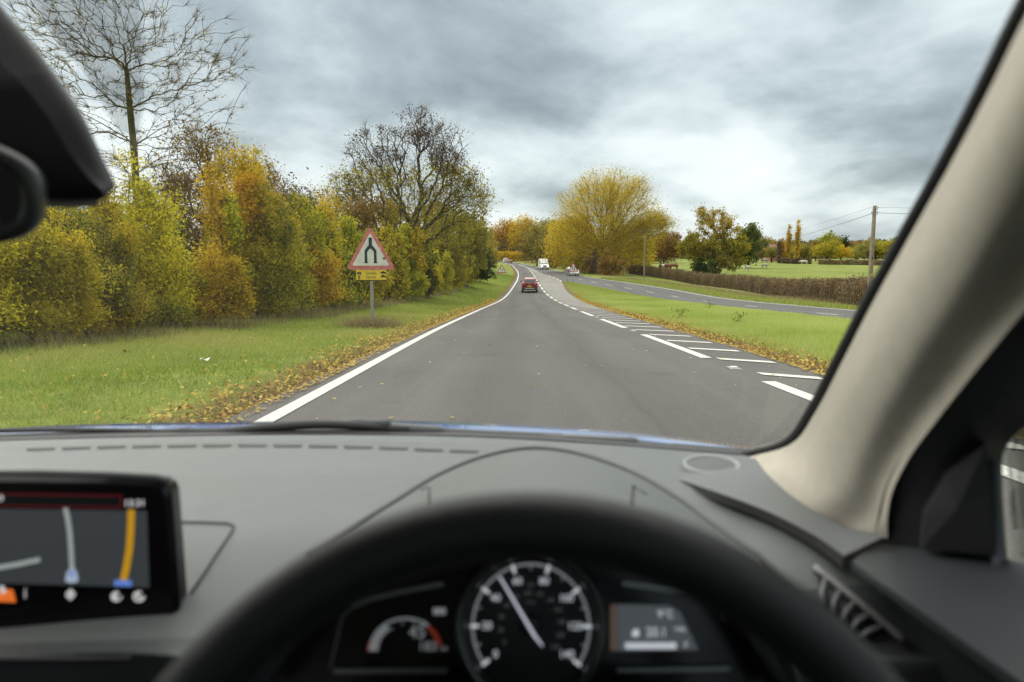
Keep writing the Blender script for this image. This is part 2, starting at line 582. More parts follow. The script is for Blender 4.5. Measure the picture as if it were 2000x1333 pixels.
# ---------------- ground
def build_ground():
    ys = np.concatenate([np.arange(-90, 0, 5), np.arange(0, 34, .4), np.arange(34, 112, 1.0), np.arange(112, 424, 4), np.arange(424, 1650, 24)])
    lo = [900, 500, 300, 200, 140, 100, 70, 50, 40, 32, 26, 22, 18, 15, 12, 10, 8.5, 7.3, 6.2, 5.2, 4.3, 3.5, 2.8, 2.2, 1.7, 1.3, .9, .6, .3, .12, .02]
    ro = [.02, .12, .3, .6, 1, 1.5, 2.2, 3, 4, 5, 6.5, 8, 10, 12.5, 15, 18, 22, 27, 33, 40, 50, 62, 78, 100, 130, 170, 220, 300, 420, 600, 900]
    cols, lit, dry, fld, isl = [], [], [], [], []
    l, r, il, ir = LE(ys) - .40, RE(ys) + .45, IL(ys), IR(ys)
    Y0 = np.zeros_like(ys)

    def addc(x, a=0., b=0., c=0., d=0.):
        cols.append(x)
        lit.append(Y0 + a)
        dry.append(Y0 + b)
        fld.append(Y0 + c)
        isl.append(Y0 + d)
    for o in lo:
        addc(l - o, .9 * max(0, 1 - o / 1.0), float(np.clip((o - 4.6) / 1.2, 0, 1)) if o < 12 else .5, float(np.clip((o - 10) / 5, 0, 1)))
    addc(l + .15)
    addc(np.maximum(l + .2, il - .15))
    for o in (.02, .15, .35, .6, 1.0, 1.5):
        f = np.minimum(o, (ir - il) * .5 * min(.98, o / 1.6 + .02))
        addc(il + f, max(0, 1 - o / 1.7), 0, 0, 1)
    for q in (.3, .4, .5, .6, .7, .8):
        addc(il + np.maximum(1.6, 0) * 0 + (ir - il) * q, 0, .0, 0, 1)
    for o in (1.0, .6, .3, .12, .02):
        f = np.minimum(o, (ir - il) * .5 * min(.98, o / 1.6 + .02))
        addc(ir - f, .0, .15, 0, 1)
    addc(np.minimum(ir + .15, r - .2))
    addc(r - .15)
    for o in ro:
        addc(r + o, 0.35 * max(0, 1 - o / .8), float(np.clip((o - 1.8) / 1.5, 0, 1) * np.clip((8 - o) / 2, 0, 1)) * .8, float(np.clip((o - 4.5) / 3, 0, 1)))
    X = np.stack(cols, 1)
    # keep island columns in order
    Yg = np.repeat(ys[:, None], X.shape[1], 1)
    Z = H(X, Yg)
    n, m = X.shape
    V = np.stack([X, Yg, Z], 2).reshape(-1, 3)
    i, j = np.meshgrid(np.arange(n - 1), np.arange(m - 1), indexing='ij')
    a = (i * m + j).ravel()
    Fc = np.stack([a, a + 1, a + m + 1, a + m], 1)
    mt, t, b = new_mat('verge and field grass')
    tc = N(t, 'ShaderNodeTexCoord')

    def noise(sc, det=6, ro=.6):
        q = N(t, 'ShaderNodeTexNoise')
        q.inputs['Scale'].default_value = sc
        q.inputs['Detail'].default_value = det
        q.inputs['Roughness'].default_value = ro
        t.links.new(tc.outputs['Object'], q.inputs['Vector'])
        return q.outputs['Fac']

    def attr(nm):
        q = N(t, 'ShaderNodeAttribute')
        q.attribute_name = nm
        return q.outputs['Fac']
    g1 = ramp(t, [(.30, (.12, .15, .03)), (.5, (.19, .235, .045)), (.72, (.30, .30, .08))])
    t.links.new(noise(1.3), g1.inputs[0])
    g3 = ramp(t, [(.30, (.16, .19, .04)), (.5, (.24, .28, .065)), (.75, (.35, .36, .12))])
    t.links.new(noise(.9), g3.inputs[0])
    g2 = ramp(t, [(.34, (.115, .16, .03)), (.5, (.20, .235, .05)), (.64, (.31, .28, .09))])
    t.links.new(math_n(t, 'ADD', math_n(t, 'MULTIPLY', noise(.06), .55), math_n(t, 'MULTIPLY', noise(.9, 5, .7), .45)), g2.inputs[0])
    c = mixc(t, attr('island'), g1.outputs[0], g3.outputs[0])
    c = mixc(t, attr('field'), c, g2.outputs[0])
    dr = ramp(t, [(.35, (.16, .13, .05)), (.6, (.27, .21, .10))])
    t.links.new(noise(3.0), dr.inputs[0])
    f = math_n(t, 'MULTIPLY', attr('dry'), math_n(t, 'ADD', noise(1.7), .35), True)
    c = mixc(t, f, c, dr.outputs[0])
    lt = ramp(t, [(.36, (.06, .045, .03)), (.5, (.17, .11, .045)), (.66, (.36, .25, .07))])
    t.links.new(noise(22, 4, .7), lt.inputs[0])
    f = math_n(t, 'MULTIPLY', math_n(t, 'SUBTRACT', math_n(t, 'ADD', attr('litter'), noise(1.1, 5, .7)), .80), 3.2, True)
    c = mixc(t, f, c, lt.outputs[0])
    sp = ramp(t, [(.38, .72), (.62, 1.2)])
    t.links.new(noise(38, 3, .7), sp.inputs[0])
    c = mixc(t, .75, c, sp.outputs[0], 'MULTIPLY')
    t.links.new(c, b.inputs['Base Color'])
    b.inputs['Roughness'].default_value = .95
    b.inputs['Specular IOR Level'].default_value = .1
    bp = N(t, 'ShaderNodeBump')
    bp.inputs['Strength'].default_value = .7
    bp.inputs['Distance'].default_value = .05
    t.links.new(noise(14, 5, .7), bp.inputs['Height'])
    t.links.new(bp.outputs[0], b.inputs['Normal'])
    rep = lambda L_: np.stack(L_, 1).ravel()
    o = np_mesh('ground', V, Fc, mt, None, True, None, {'litter': rep(lit), 'dry': rep(dry), 'field': rep(fld), 'island': rep(isl)})
    tag(o, kind='structure')


build_ground()


# ---------------- road and markings
def ribbon(x0f, x1f, ys, dz, ncol=2):
    ys = np.asarray(ys, float)
    cols = [x0f(ys) + (x1f(ys) - x0f(ys)) * k / (ncol - 1) for k in range(ncol)]
    X = np.stack(cols, 1)
    Yg = np.repeat(ys[:, None], ncol, 1)
    Z = ZR(Yg) + dz
    V = np.stack([X, Yg, Z], 2).reshape(-1, 3)
    n = len(ys)
    i, j = np.meshgrid(np.arange(n - 1), np.arange(ncol - 1), indexing='ij')
    a = (i * ncol + j).ravel()
    return V, np.stack([a, a + 1, a + ncol + 1, a + ncol], 1)


def asphalt(name, dark, light, seam=True):
    m, t, b = new_mat(name)
    tc = N(t, 'ShaderNodeTexCoord')
    sep = N(t, 'ShaderNodeSeparateXYZ')
    t.links.new(tc.outputs['Object'], sep.inputs[0])

    def noise(sc, det=6, ro=.6, stretch=None):
        q = N(t, 'ShaderNodeTexNoise')
        q.inputs['Scale'].default_value = sc
        q.inputs['Detail'].default_value = det
        q.inputs['Roughness'].default_value = ro
        if stretch:
            mp = N(t, 'ShaderNodeMapping')
            mp.inputs['Scale'].default_value = stretch
            t.links.new(tc.outputs['Object'], mp.inputs[0])
            t.links.new(mp.outputs[0], q.inputs['Vector'])
        else:
            t.links.new(tc.outputs['Object'], q.inputs['Vector'])
        return q.outputs['Fac']
    # patches and tyre-worn streaks along the road
    rp = ramp(t, [(.3, dark), (.7, light)])
    s = math_n(t, 'ADD', math_n(t, 'MULTIPLY', noise(1.0, 5, .6, (1.2, .06, 1)), .7), math_n(t, 'MULTIPLY', noise(.35), .3))
    t.links.new(s, rp.inputs[0])
    tr = None
    for x0 in ((-.35, 1.35) if seam else (13.0, 14.4, 16.4, 17.8)):
        d = math_n(t, 'DIVIDE', math_n(t, 'SUBTRACT', math_n(t, 'ADD', sep.outputs[0], math_n(t, 'MULTIPLY', math_n(t, 'SUBTRACT', noise(.12, 3), .5), 1.2)), x0), .42)
        g = math_n(t, 'POWER', 2.718, math_n(t, 'MULTIPLY', math_n(t, 'MULTIPLY', d, d), -1.0))
        tr = g if tr is None else math_n(t, 'ADD', tr, g)
    rp_ = mixc(t, math_n(t, 'MULTIPLY', tr, math_n(t, 'ADD', math_n(t, 'MULTIPLY', noise(.8, 5, .7, (1.5, .08, 1)), .9), -.12), True), rp.outputs[0], tuple(q * .62 for q in dark))
    st_ = ramp(t, [(.60, 1.0), (.70, .72)])
    t.links.new(noise(.55, 7, .72), st_.inputs[0])
    rp_ = mixc(t, 1.0, rp_, st_.outputs[0], 'MULTIPLY')
    sp = ramp(t, [(.30, .32), (.5, 1.0), (.70, 1.95)])
    t.links.new(noise(70, 4, .85), sp.inputs[0])
    c = mixc(t, .8, rp_, sp.outputs[0], 'MULTIPLY')
    if seam:
        # a wandering joint along the carriageway, bitumen-filled
        wv = math_n(t, 'MULTIPLY', math_n(t, 'SUBTRACT', noise(.35, 4, .6, (.2, 1, 1)), .5), .45)
        d = math_n(t, 'ABSOLUTE', math_n(t, 'SUBTRACT', math_n(t, 'ADD', sep.outputs[0], wv), 1.25))
        f = math_n(t, 'SUBTRACT', 1.0, math_n(t, 'DIVIDE', d, .05), True)
        f = math_n(t, 'MULTIPLY', f, math_n(t, 'MULTIPLY', noise(1.2), .95))
        c = mixc(t, f, c, (.062, .059, .056))
    t.links.new(c, b.inputs['Base Color'])
    b.inputs['Roughness'].default_value = .82
    b.inputs['Specular IOR Level'].default_value = .25
    bp = N(t, 'ShaderNodeBump')
    bp.inputs['Strength'].default_value = .5
    bp.inputs['Distance'].default_value = .006
    t.links.new(noise(120, 3, .7), bp.inputs['Height'])
    t.links.new(bp.outputs[0], b.inputs['Normal'])
    return m


ASPH = asphalt('worn asphalt', (.082, .076, .070), (.126, .117, .107))
ASPH2 = asphalt('asphalt of the far carriageway', (.088, .084, .080), (.124, .119, .115), False)
PALE = asphalt('pale worn surfacing', (.18, .168, .148), (.26, .243, .217), False)
YS = np.concatenate([np.arange(-80, 120, 1.0), np.arange(120, 421, 3.0)])
V, Fc = ribbon(lambda y: LE(y) - .40, lambda y: np.where(y < TIP, np.minimum(IL(y) + .02, IL(y) + .02), IL(y)), YS, 0, 9)
tag(np_mesh('road', V, Fc, ASPH, None, True), kind='structure')
V, Fc = ribbon(lambda y: IR(y) - .02 * (y < TIP), lambda y: RE(y) + .45, YS, 0, 9)
tag(np_mesh('opposite_road', V, Fc, ASPH2, None, True), kind='structure')
YP = np.concatenate([np.arange(37, 100, 1.0), np.arange(100, 251, 3.0)])
V, Fc = ribbon(lambda y: DL(y) + .25 + 1.2 * sst((48 - y) / 11), lambda y: IL(y) - .12, YP, .004, 4)
tag(np_mesh('worn_road_surface', V, Fc, PALE, None, True), kind='structure')


def line_mat(name, col):
    m, t, b = new_mat(name)
    tc = N(t, 'ShaderNodeTexCoord')
    q = N(t, 'ShaderNodeTexNoise')
    q.inputs['Scale'].default_value = 26
    q.inputs['Detail'].default_value = 8
    q.inputs['Roughness'].default_value = .75
    t.links.new(tc.outputs['Object'], q.inputs['Vector'])
    rp = ramp(t, [(.36, (.26, .24, .21)), (.47, [c * .88 for c in col]), (.7, col)])
    t.links.new(q.outputs['Fac'], rp.inputs[0])
    t.links.new(rp.outputs[0], b.inputs['Base Color'])
    b.inputs['Roughness'].default_value = .7
    return m


PAINT = line_mat('road paint', (.70, .67, .61))
PAINTW = line_mat('worn road paint', (.42, .40, .36))


class Lines:
    def __init__(s):
        s.V, s.F, s.n = [], [], 0

    def add(s, V, Fc):
        s.V.append(V)
        s.F.append(Fc + s.n)
        s.n += len(V)

    def strip(s, cf, wd, y0, y1, dz=.008, step=1.0):
        ys = np.arange(y0, y1 + 1e-6, min(step, y1 - y0))
        if ys[-1] < y1 - 1e-3:
            ys = np.append(ys, y1)
        s.add(*ribbon(lambda y: cf(y) - wd / 2, lambda y: cf(y) + wd / 2, ys, dz))

    def quad(s, pts, dz=.008):
        V = np.array([(x, y, float(ZR(y)) + dz) for x, y in pts])
        s.add(V, np.array([[0, 1, 2, 3]]))

    def build(s, name, mat):
        return tag(np_mesh(name, np.concatenate(s.V), np.concatenate(s.F), mat), kind='structure')


ln = Lines()
ln.strip(LE, .175, -60, 400)
y = -15.3
while y < 240:
    ln.strip(DL, .19 if y < 60 else .24, y, y + (6.0 if y < 35 else 4.2))
    y += 9.0 if y < 35 else 6.3
ln.strip(RE, .18, -40, 400)
for y in (-6, 6, 18, 31.0, 44, 55.5, 67, 76, 84, 91, 97.5, 105):
    ln.strip(CL, .14, y, y + 2.6)
y = 100.5
while y < 240:
    ln.strip(lambda q: IL(q) - .05, .2, y, y + 3.2)
    y += 5.2
ln.build('road_markings', PAINT)
# hatching: slanting bars
lh, lw_ = Lines(), Lines()
y = 1.15
while y < 96:
    x0 = float(DL(y)) + .16
    x1 = float(IL(y)) - .22
    sl = -.78 * min(1.6, x1 - x0)
    th = .30
    L_ = lh if y < 44 else lw_
    L_.quad([(x0, y), (x1, y + sl), (x1, y + sl + th), (x0, y + th)], .011)
    y += 2.05
lh.build('hatched_road_markings', PAINT)
lw_.build('faded_hatched_road_markings', PAINTW)

# cat's eyes in the gaps of the broken line
RUB = pmat('black rubber', (.025, .025, .026), .6)
EYE = pmat('reflector glass', (.75, .74, .68), .2, var=.05)
STEEL = pmat('cast iron housing', (.30, .29, .27), .55, .4)
st0 = None
for k, y in enumerate((10.15, 19.2, 28.2, 37.2, 43.5, 49.8)):
    if st0 is None:
        st0 = empty('road_stud')
        MB().box((0, 0, .008), (.16, .26, .016), None, .006).build('housing', STEEL, st0)
        MB().box((0, 0, .024), (.10, .10, .02), None, .008).build('reflector', EYE, st0)
        o = st0
    else:
        o = copy_tree(st0)
    o.location = (float(DL(y)), y, float(ZR(y)) + .001)
    tag(o, ['nearest reflective road stud in the first gap of the broken white line', 'reflective road stud in the second gap of the broken line',
            'reflective road stud in the third gap of the broken line', 'small reflective road stud in the fourth gap of the broken line',
            'far reflective road stud where the lane narrows, nearer of the two', 'farthest reflective road stud in the narrowing lane line'][k],
        'road stud', 'reflective studs between the lane dashes')


# ------------------------------------------------------------------ plants
def leaf_quads(C, size, rng, up=0.0, aspect=1.5, droop=0.0):
    """diamond leaves at centres C (n,3) with half-sizes size (n)"""
    n = len(C)
    a = rng.normal(size=(n, 3))
    a[:, 2] = a[:, 2] * (1 - droop) + up
    a /= np.linalg.norm(a, axis=1, keepdims=True) + 1e-9
    b = rng.normal(size=(n, 3))
    b -= a * (a * b).sum(1, keepdims=True)
    b /= np.linalg.norm(b, axis=1, keepdims=True) + 1e-9
    s = size[:, None]
    V = np.stack([C - a * s * aspect, C + b * s * .62 - a * s * .15, C + a * s * aspect, C - b * s * .62 - a * s * .15], 1).reshape(-1, 3)
    return V, np.arange(4 * n).reshape(n, 4)


def crown_mesh(name, C, size, rnd, mat, parent, rng, up=0.0, aspect=1.4):
    V, Fc = leaf_quads(C, size, rng, up, aspect)
    return np_mesh(name, V, Fc, mat, parent, False, {'rnd': rnd})


def mst(tips, trunk, bf, rng, jit=.06):
    """join scattered tips to a trunk polyline: minimum spanning tree balanced by path length. returns nodes, parents, tip ids"""
    nodes = [np.array(p, float) for p in trunk]
    par = [-1] + list(range(len(trunk) - 1))
    pl = [0.0]
    for i in range(1, len(trunk)):
        pl.append(pl[-1] + np.linalg.norm(nodes[i] - nodes[i - 1]) * .35)
    top = nodes[-1]
    order = np.argsort(np.linalg.norm(tips - top, axis=1))
    cap = len(trunk) + 3 * len(tips)
    A = np.zeros((cap, 3))
    PL = np.zeros(cap)
    A[:len(nodes)] = nodes
    PL[:len(nodes)] = pl
    n = len(nodes)
    k0 = max(1, len(trunk) // 3)
    ids = []
    for ti in order:
        p = tips[ti]
        d = np.linalg.norm(A[k0:n] - p, axis=1)
        c = d + bf * PL[k0:n]
        # avoid branches that run downwards
        c = c + .6 * np.maximum(0, A[k0:n, 2] - p[2])
        j = int(np.argmin(c)) + k0
        seg = np.linalg.norm(p - A[j])
        last = j
        for q in (.36, .70):
            m = A[j] + (p - A[j]) * q + rng.normal(size=3) * jit * seg
            m[2] += .05 * seg
            A[n] = m
            PL[n] = PL[last] + np.linalg.norm(m - A[last])
            par.append(last)
            last = n
            n += 1
        A[n] = p
        PL[n] = PL[last] + np.linalg.norm(p - A[last])
        par.append(last)
        ids.append(n)
        n += 1
    return A[:n], np.array(par), np.array(ids)


def wood_mesh(name, A, par, ids, r0, rmin, mat, parent, k=4, expo=.5):
    n = len(A)
    cnt = np.zeros(n)
    cnt[ids] += 1
    for i in range(n - 1, 0, -1):
        if par[i] >= 0:
            cnt[par[i]] += cnt[i]
    cnt = np.maximum(cnt, .5)
    r = np.maximum(rmin, r0 * (cnt / cnt[0]) ** expo)
    e = np.arange(1, n)
    e = e[par[e] >= 0]
    p0, p1 = A[par[e]], A[e]
    ra, rb = np.minimum(r[par[e]], r[e] * 1.35), r[e]
    d = p1 - p0
    L_ = np.linalg.norm(d, axis=1, keepdims=True) + 1e-9
    d /= L_
    p1 = p1 + d * rb[:, None] * .4
    ref = np.where(np.abs(d[:, 2:3]) < .9, np.array([[0, 0, 1.]]), np.array([[1., 0, 0]]))
    u = np.cross(d, ref)
    u /= np.linalg.norm(u, axis=1, keepdims=True)
    q = np.cross(d, u)
    vs = []
    for P, rr in ((p0, ra), (p1, rb)):
        for j in range(k):
            t = 2 * math.pi * j / k
            vs.append(P + (u * math.cos(t) + q * math.sin(t)) * rr[:, None])
    V = np.stack(vs, 1).reshape(-1, 3)
    b = np.arange(len(e))[:, None] * (2 * k)
    Fc = np.concatenate([b + np.array([[j, (j + 1) % k, k + (j + 1) % k, k + j]]) for j in range(k)], 0)
    return np_mesh(name, V, Fc, mat, parent, True, {'rnd': np.full(len(Fc), .5)})


def ellipsoid_pts(rng, n, c, r, shell=.55, zmin=None):
    u = rng.normal(size=(n, 3))
    u /= np.linalg.norm(u, axis=1, keepdims=True)
    rad = rng.uniform(size=(n, 1)) ** shell
    P = np.array(c) + u * rad * np.array(r)
    if zmin is not None:
        P[:, 2] = np.maximum(P[:, 2], zmin + rng.uniform(size=n) * .4)
    return P


def tree(name, loc, label, cat, blobs, trunk, r0, leaf, nleaf, lsize, spread, ntips=220, bf=.35, seed=1, group=None, bark=BARK,
         rmin=.012, leaf2=None, k=4, twigs=0, shell=.5, expo=.5, jit=.06, up=0., aspect=1.4, skipleaf=0.0):
    """blobs: [(cx,cy,cz,rx,ry,rz,weight)] local crown volumes; trunk: local polyline; leaf2: (material, count, size, zmin fraction)"""
    rng = np.random.default_rng(seed)
    root = empty(name, loc)
    tag(root, label, cat, group)
    wsum = sum(b[6] for b in blobs)
    T = np.concatenate([ellipsoid_pts(rng, max(3, int(ntips * b[6] / wsum)), b[:3], b[3:6], shell, .35) for b in blobs])
    A, par, ids = mst(T, trunk, bf, rng, jit)
    wood_mesh('trunk', A, par, ids, r0, rmin, bark, root, k, expo)
    ii = ids
    if skipleaf < 0:
        ii = ids[A[ids][:, 2] < np.quantile(A[ids][:, 2], -skipleaf)]
    elif skipleaf:
        ii = rng.permutation(ids)[:int(len(ids) * (1 - skipleaf))]
    clump = rng.uniform(size=len(A))
    part_of = np.sin(A[:, 0] * 2.3 + seed) + np.sin(A[:, 2] * 1.3 + seed * 1.7 + A[:, 0]) + .6 * np.sin(A[:, 1] * 2.1 + seed)
    if leaf2 and len(leaf2) == 4 and leaf2[3] == 0.0:
        q_ = ii[part_of[ii] < .35]
        ii = q_ if len(q_) > 5 else ii
    if nleaf:
        sel = rng.choice(ii, nleaf)
        f = rng.uniform(0, 1.1, (nleaf, 1))
        C = A[par[sel]] + (A[sel] - A[par[sel]]) * f + rng.normal(size=(nleaf, 3)) * spread * (.6 + .8 * clump[sel][:, None])
        C[:, 2] = np.maximum(C[:, 2], .05)
        rnd = np.clip(.45 * clump[sel] + .55 * rng.uniform(size=nleaf), 0, 1)
        sz = lsize * (.45 + .95 * rng.uniform(size=nleaf) ** 1.7)
        crown_mesh('crown', C, sz, rnd, LEAF[leaf], root, rng, up, aspect)
    if twigs:
        sel = rng.choice(ids, twigs)
        o = A[sel] - (A[sel] - A[par[sel]]) * rng.uniform(0, .8, (twigs, 1))
        d = (A[sel] - A[par[sel]])
        d /= np.linalg.norm(d, axis=1, keepdims=True) + 1e-9
        d = d + rng.normal(size=(twigs, 3)) * .55
        d[:, 2] += .15
        ln_ = spread * rng.uniform(.8, 2.2, (twigs, 1))
        s = rng.normal(size=(twigs, 3))
        s = np.cross(d, s)
        s /= np.linalg.norm(s, axis=1, keepdims=True) + 1e-9
        wdt = rmin * .55
        V = np.stack([o - s * wdt, o + s * wdt, o + d * ln_], 1).reshape(-1, 3)
        np_mesh('twigs', V, np.arange(3 * twigs).reshape(-1, 3), LEAF['twig'], root, False, {'rnd': rng.uniform(size=twigs)})
    if leaf2:
        m2, n2, s2, zf = leaf2[:4]
        zt = A[ids][:, 2]
        cand = ids[zt > np.quantile(zt, zf)]
        if zf == 0.0 and len(leaf2) == 4:
            q_ = ids[part_of[ids] >= .25]
            cand = q_ if len(q_) > 5 else ids
        if len(leaf2) > 4 and leaf2[4]:
            cand = ids[zt < np.quantile(zt, leaf2[4])]
        if len(leaf2) > 5:
            cand = rng.permutation(cand)[:leaf2[5]]
        sel = rng.choice(cand, n2)
        C = A[sel] + rng.normal(size=(n2, 3)) * spread * (.8 if len(leaf2) < 6 else leaf2[6])
        crown_mesh('leaf_cluster' if m2 != 'seed' else 'seed_cluster', C, s2 * rng.uniform(.6, 1.3, n2), rng.uniform(size=n2), LEAF[m2], root, rng, up, aspect)
    return root


MIX = {'lime': 'yellow', 'yellow': 'mixed', 'olive': 'lime', 'mixed': 'lime', 'gold': 'yellow', 'orange': 'lime', 'dark': 'green', 'twig': 'brown', 'russet': 'brown', 'brown': 'orange'}


def bush(name, x, y, label, h, wd, leaf, n, lsize, seed, group, depth=None, stems=5, leaf2=None, cat='shrub', spread=.28, z0=None, ntips=110, twigs=900, lean=0.):
    dp = depth or wd * .8
    rng = np.random.default_rng(seed + 1000)
    blobs = [(0, 0, h * .40, wd * .5, dp * .5, h * .36, 3.0), (0, -dp * .15, h * .13, wd * .52, dp * .45, h * .13, 2.0)]
    for q in range(11):
        a = rng.uniform(0, 6.28)
        rad = rng.uniform(.1, .95)
        hs = h * rng.uniform(.45, 1.32) * (1.08 - .25 * rad)
        w_ = wd * rng.uniform(.09, .17)
        blobs.append((math.cos(a) * wd * .42 * rad + lean * hs, math.sin(a) * dp * .42 * rad, hs * .56, w_, w_, hs * .44, 1.3))
    z = Hs(x, y) - .05 if z0 is None else z0
    sp = spread * .50
    return tree(name, (x, y, z), label, cat, blobs, [(0, 0, 0), (.03, .02, h * .05), (.02, .05, h * .10), (0, 0, h * .16)], .05 + h * .008, leaf, int(n * .80), lsize * .78, sp * 1.1,
                ntips + 90, .6, seed, group, BARKD, .007, leaf2 or (MIX.get(leaf, 'mixed'), int(n * .60), lsize * .74, .0), 3, twigs + 600, .5)


# --- the tall bare tree at the left
G_L = 'shrubs and small trees of the left roadside thicket'
zb = Hs(px_x(283, 25), 25)
t_bare = tree('bare_tree', (px_x(283, 25), 25, zb), 'tall bare tree with a straight trunk and wide dark twigs above the left thicket', 'tree',
              [(-.2, 0, 8.3, 4.4, 3.8, 3.4, 5), (-.8, 0, 10.6, 3.4, 3, 2.2, 3), (1.6, 0, 7.9, 2.4, 2.5, 2.3, 2.5), (-2.9, 0, 7.8, 2.6, 2.4, 2.8, 3), (-2.2, 0, 9.6, 2.8, 2.4, 2.0, 2), (.6, 0, 5.4, 2.3, 2.0, 1.4, 2.2), (3.0, 0, 9.0, 1.6, 1.6, 1.6, 1.3)],
              [(0, 0, 0), (.05, 0, 1.5), (-.03, 0, 3.2), (.02, .05, 4.6), (.05, 0, 6.0), (0, 0, 7.3), (-.05, .05, 8.6)], .13, 'brown', 2200, .035, .22, 760, .50, 11,
              None, BARKG, .009, None, 5, 11000, .38, .55, .045)

# --- the ash with dark seed clusters behind the warning sign
x = px_x(800, 46)
tree('ash_tree', (x, 46, Hs(x, 46) - .1), 'big half-bare tree with dark brown seed clusters at the top, behind the merge sign', 'tree',
     [(0, 0, 7.6, 3.9, 3.6, 3.2, 4), (-1.9, 0, 9.7, 2.0, 2.2, 2.0, 2), (.6, 0, 11.0, 1.7, 1.8, 1.5, 1.6), (2.5, 0, 9.9, 1.8, 2.0, 1.7, 1.8), (4.1, 0, 6.2, 1.7, 2, 1.5, 1.6), (-3.9, 0, 6.9, 1.3, 1.8, 1.8, 1.2), (3.4, 0, 8.1, 1.4, 1.6, 1.1, 1), (.2, 0, 4.6, 3.6, 2.6, 1.5, 2.0)],
     [(.2, 0, 0), (.15, 0, 1.2), (.05, 0, 2.3), (.1, 0, 3.2)], .34, 'lime', 12500, .068, .36, 700, .66, 21, None, ASHB, .013,
     ('seed', 11500, .046, .30, 0, 230, .62), 5, 6500, .40, .5, .055, skipleaf=-.62)
def nearer(y, h):
    f = .85 + .15 * min(1, max(0, (y - 14) / 34))
    return y * f, h * (f + .10 if f < .99 else 1)


# --- the left thicket: (px, y, height, width, palette, leaves, leaf size, label)
LEFT = [
    (-120, 13.0, 3.0, 3.6, 'lime', 30000, .034, 'yellow green shrub at the far left edge beside the grass verge', 'shrub'),
    (60, 14.6, 2.9, 3.0, 'lime', 30000, .034, 'broad olive yellow shrub under the mirror housing', 'shrub'),
    (-40, 19.5, 3.2, 4.4, 'olive', 20000, .042, 'olive shrub behind the leftmost shrubs of the thicket', 'shrub'),
    (190, 17.0, 3.0, 2.9, 'yellow', 28000, .036, 'bright yellow shrub left of the bare tree trunk', 'shrub'),
    (262, 19.2, 3.7, 3.0, 'yellow', 28000, .038, 'tallest bright yellow shrub below the bare tree', 'shrub'),
    (345, 20.5, 2.5, 2.4, 'mixed', 18000, .04, 'low dark green and yellow shrub between the yellow shrubs and the brown tree', 'shrub'),
    (418, 20.8, 1.75, 2.2, 'gold', 13000, .038, 'low golden shrub leaning over the verge below the brown tree', 'shrub'),
    (545, 24.5, 3.9, 2.6, 'mixed', 19000, .045, 'upright green and yellow shrub right of the golden tree', 'shrub'),
    (470, 24.0, 2.9, 2.6, 'lime', 16000, .045, 'yellow green shrub beneath the golden tree', 'shrub'),
    (612, 28.5, 3.9, 2.7, 'orange', 16000, .05, 'orange brown shrub left of the merge sign', 'shrub'),
    (655, 31.0, 3.0, 2.4, 'mixed', 10000, .065, 'green shrub just left of the merge sign post', 'shrub'),
    (705, 34.0, 3.3, 2.8, 'lime', 11000, .07, 'yellow green shrub directly behind the merge sign', 'shrub'),
    (752, 39.0, 3.6, 2.8, 'yellow', 11000, .075, 'bright yellow shrub right of the merge sign', 'shrub'),
    (790, 43.0, 2.6, 3.0, 'lime', 8000, .08, 'yellow green shrub at the foot of the seed-clustered tree', 'shrub'),
    (822, 49.0, 3.3, 3.0, 'yellow', 9000, .085, 'yellow shrub right of the trunk of the seed-clustered tree', 'shrub'),
    (856, 57.0, 3.6, 3.4, 'lime', 9000, .09, 'yellow green shrub below the right boughs of the seed-clustered tree', 'shrub'),
    (886, 67.0, 3.9, 3.6, 'lime', 8000, .10, 'green and yellow shrub where the verge narrows', 'shrub'),
    (908, 76.0, 3.6, 3.6, 'yellow', 7000, .11, 'last yellow shrub of the left thicket beside the dark evergreen', 'shrub'),
]
for i, (px, y, h, wd, lf, n, ls, lab, cat) in enumerate(LEFT):
    y, h = nearer(y, h)
    xx = px_x(px, y)
    bush('shrub', xx, y, lab, h, wd, lf, n, ls, 100 + i, G_L, cat=cat, spread=.22 + .02 * h)

# taller small trees of the thicket
SMALL = [
    (405, 26.0, 7.2, 3.3, 'brown', 10500, .045, 'thin brown leaved tree rising right of the bare tree', 31, 1.0),
    (478, 25.0, 6.2, 2.6, 'gold', 17000, .042, 'golden orange tree in the middle of the left thicket', 32, .8),
    (345, 27.0, 6.0, 2.6, 'brown', 7000, .045, 'brown twiggy tree close to the bare trunk on its right', 33, 1.0),
    (525, 29.0, 6.6, 2.6, 'brown', 6500, .045, 'reddish brown twiggy tree right of the golden tree', 34, 1.2),
    (580, 30.0, 5.4, 2.6, 'twig', 8000, .05, 'grey brown nearly bare tree right of the reddish one', 35, 1.2),
    (630, 33.0, 5.6, 2.6, 'yellow', 7000, .05, 'thin pale yellow tree with open top left of the merge sign', 36, 1.0),
    (90, 23.0, 3.9, 4.2, 'olive', 15000, .06, 'olive green tree behind the shrubs under the mirror', 37, .8),
    (200, 25.0, 4.2, 3.6, 'lime', 14000, .06, 'yellow green tree behind the bright yellow shrubs', 38, .8),
    (690, 44.0, 6.6, 4.6, 'brown', 10000, .085, 'brown tree behind the merge sign on its left', 39, 1.2),
    (752, 52.0, 7.6, 5.2, 'brown', 10000, .09, 'dense brown tree left of the trunk of the seed-clustered tree', 40, 1.0),
    (870, 62.0, 8.0, 5.6, 'olive', 11000, .10, 'olive brown tree under the right edge of the seed-clustered crown', 41, .9),
    (912, 74.0, 8.2, 5.6, 'olive', 9000, .12, 'olive twiggy tree where the left trees end above the verge', 42, 1.0),
    (840, 78.0, 9.5, 7.0, 'brown', 9000, .12, 'brown tree far behind the thicket, right of the seed-clustered trunk', 43, 1.0),
]
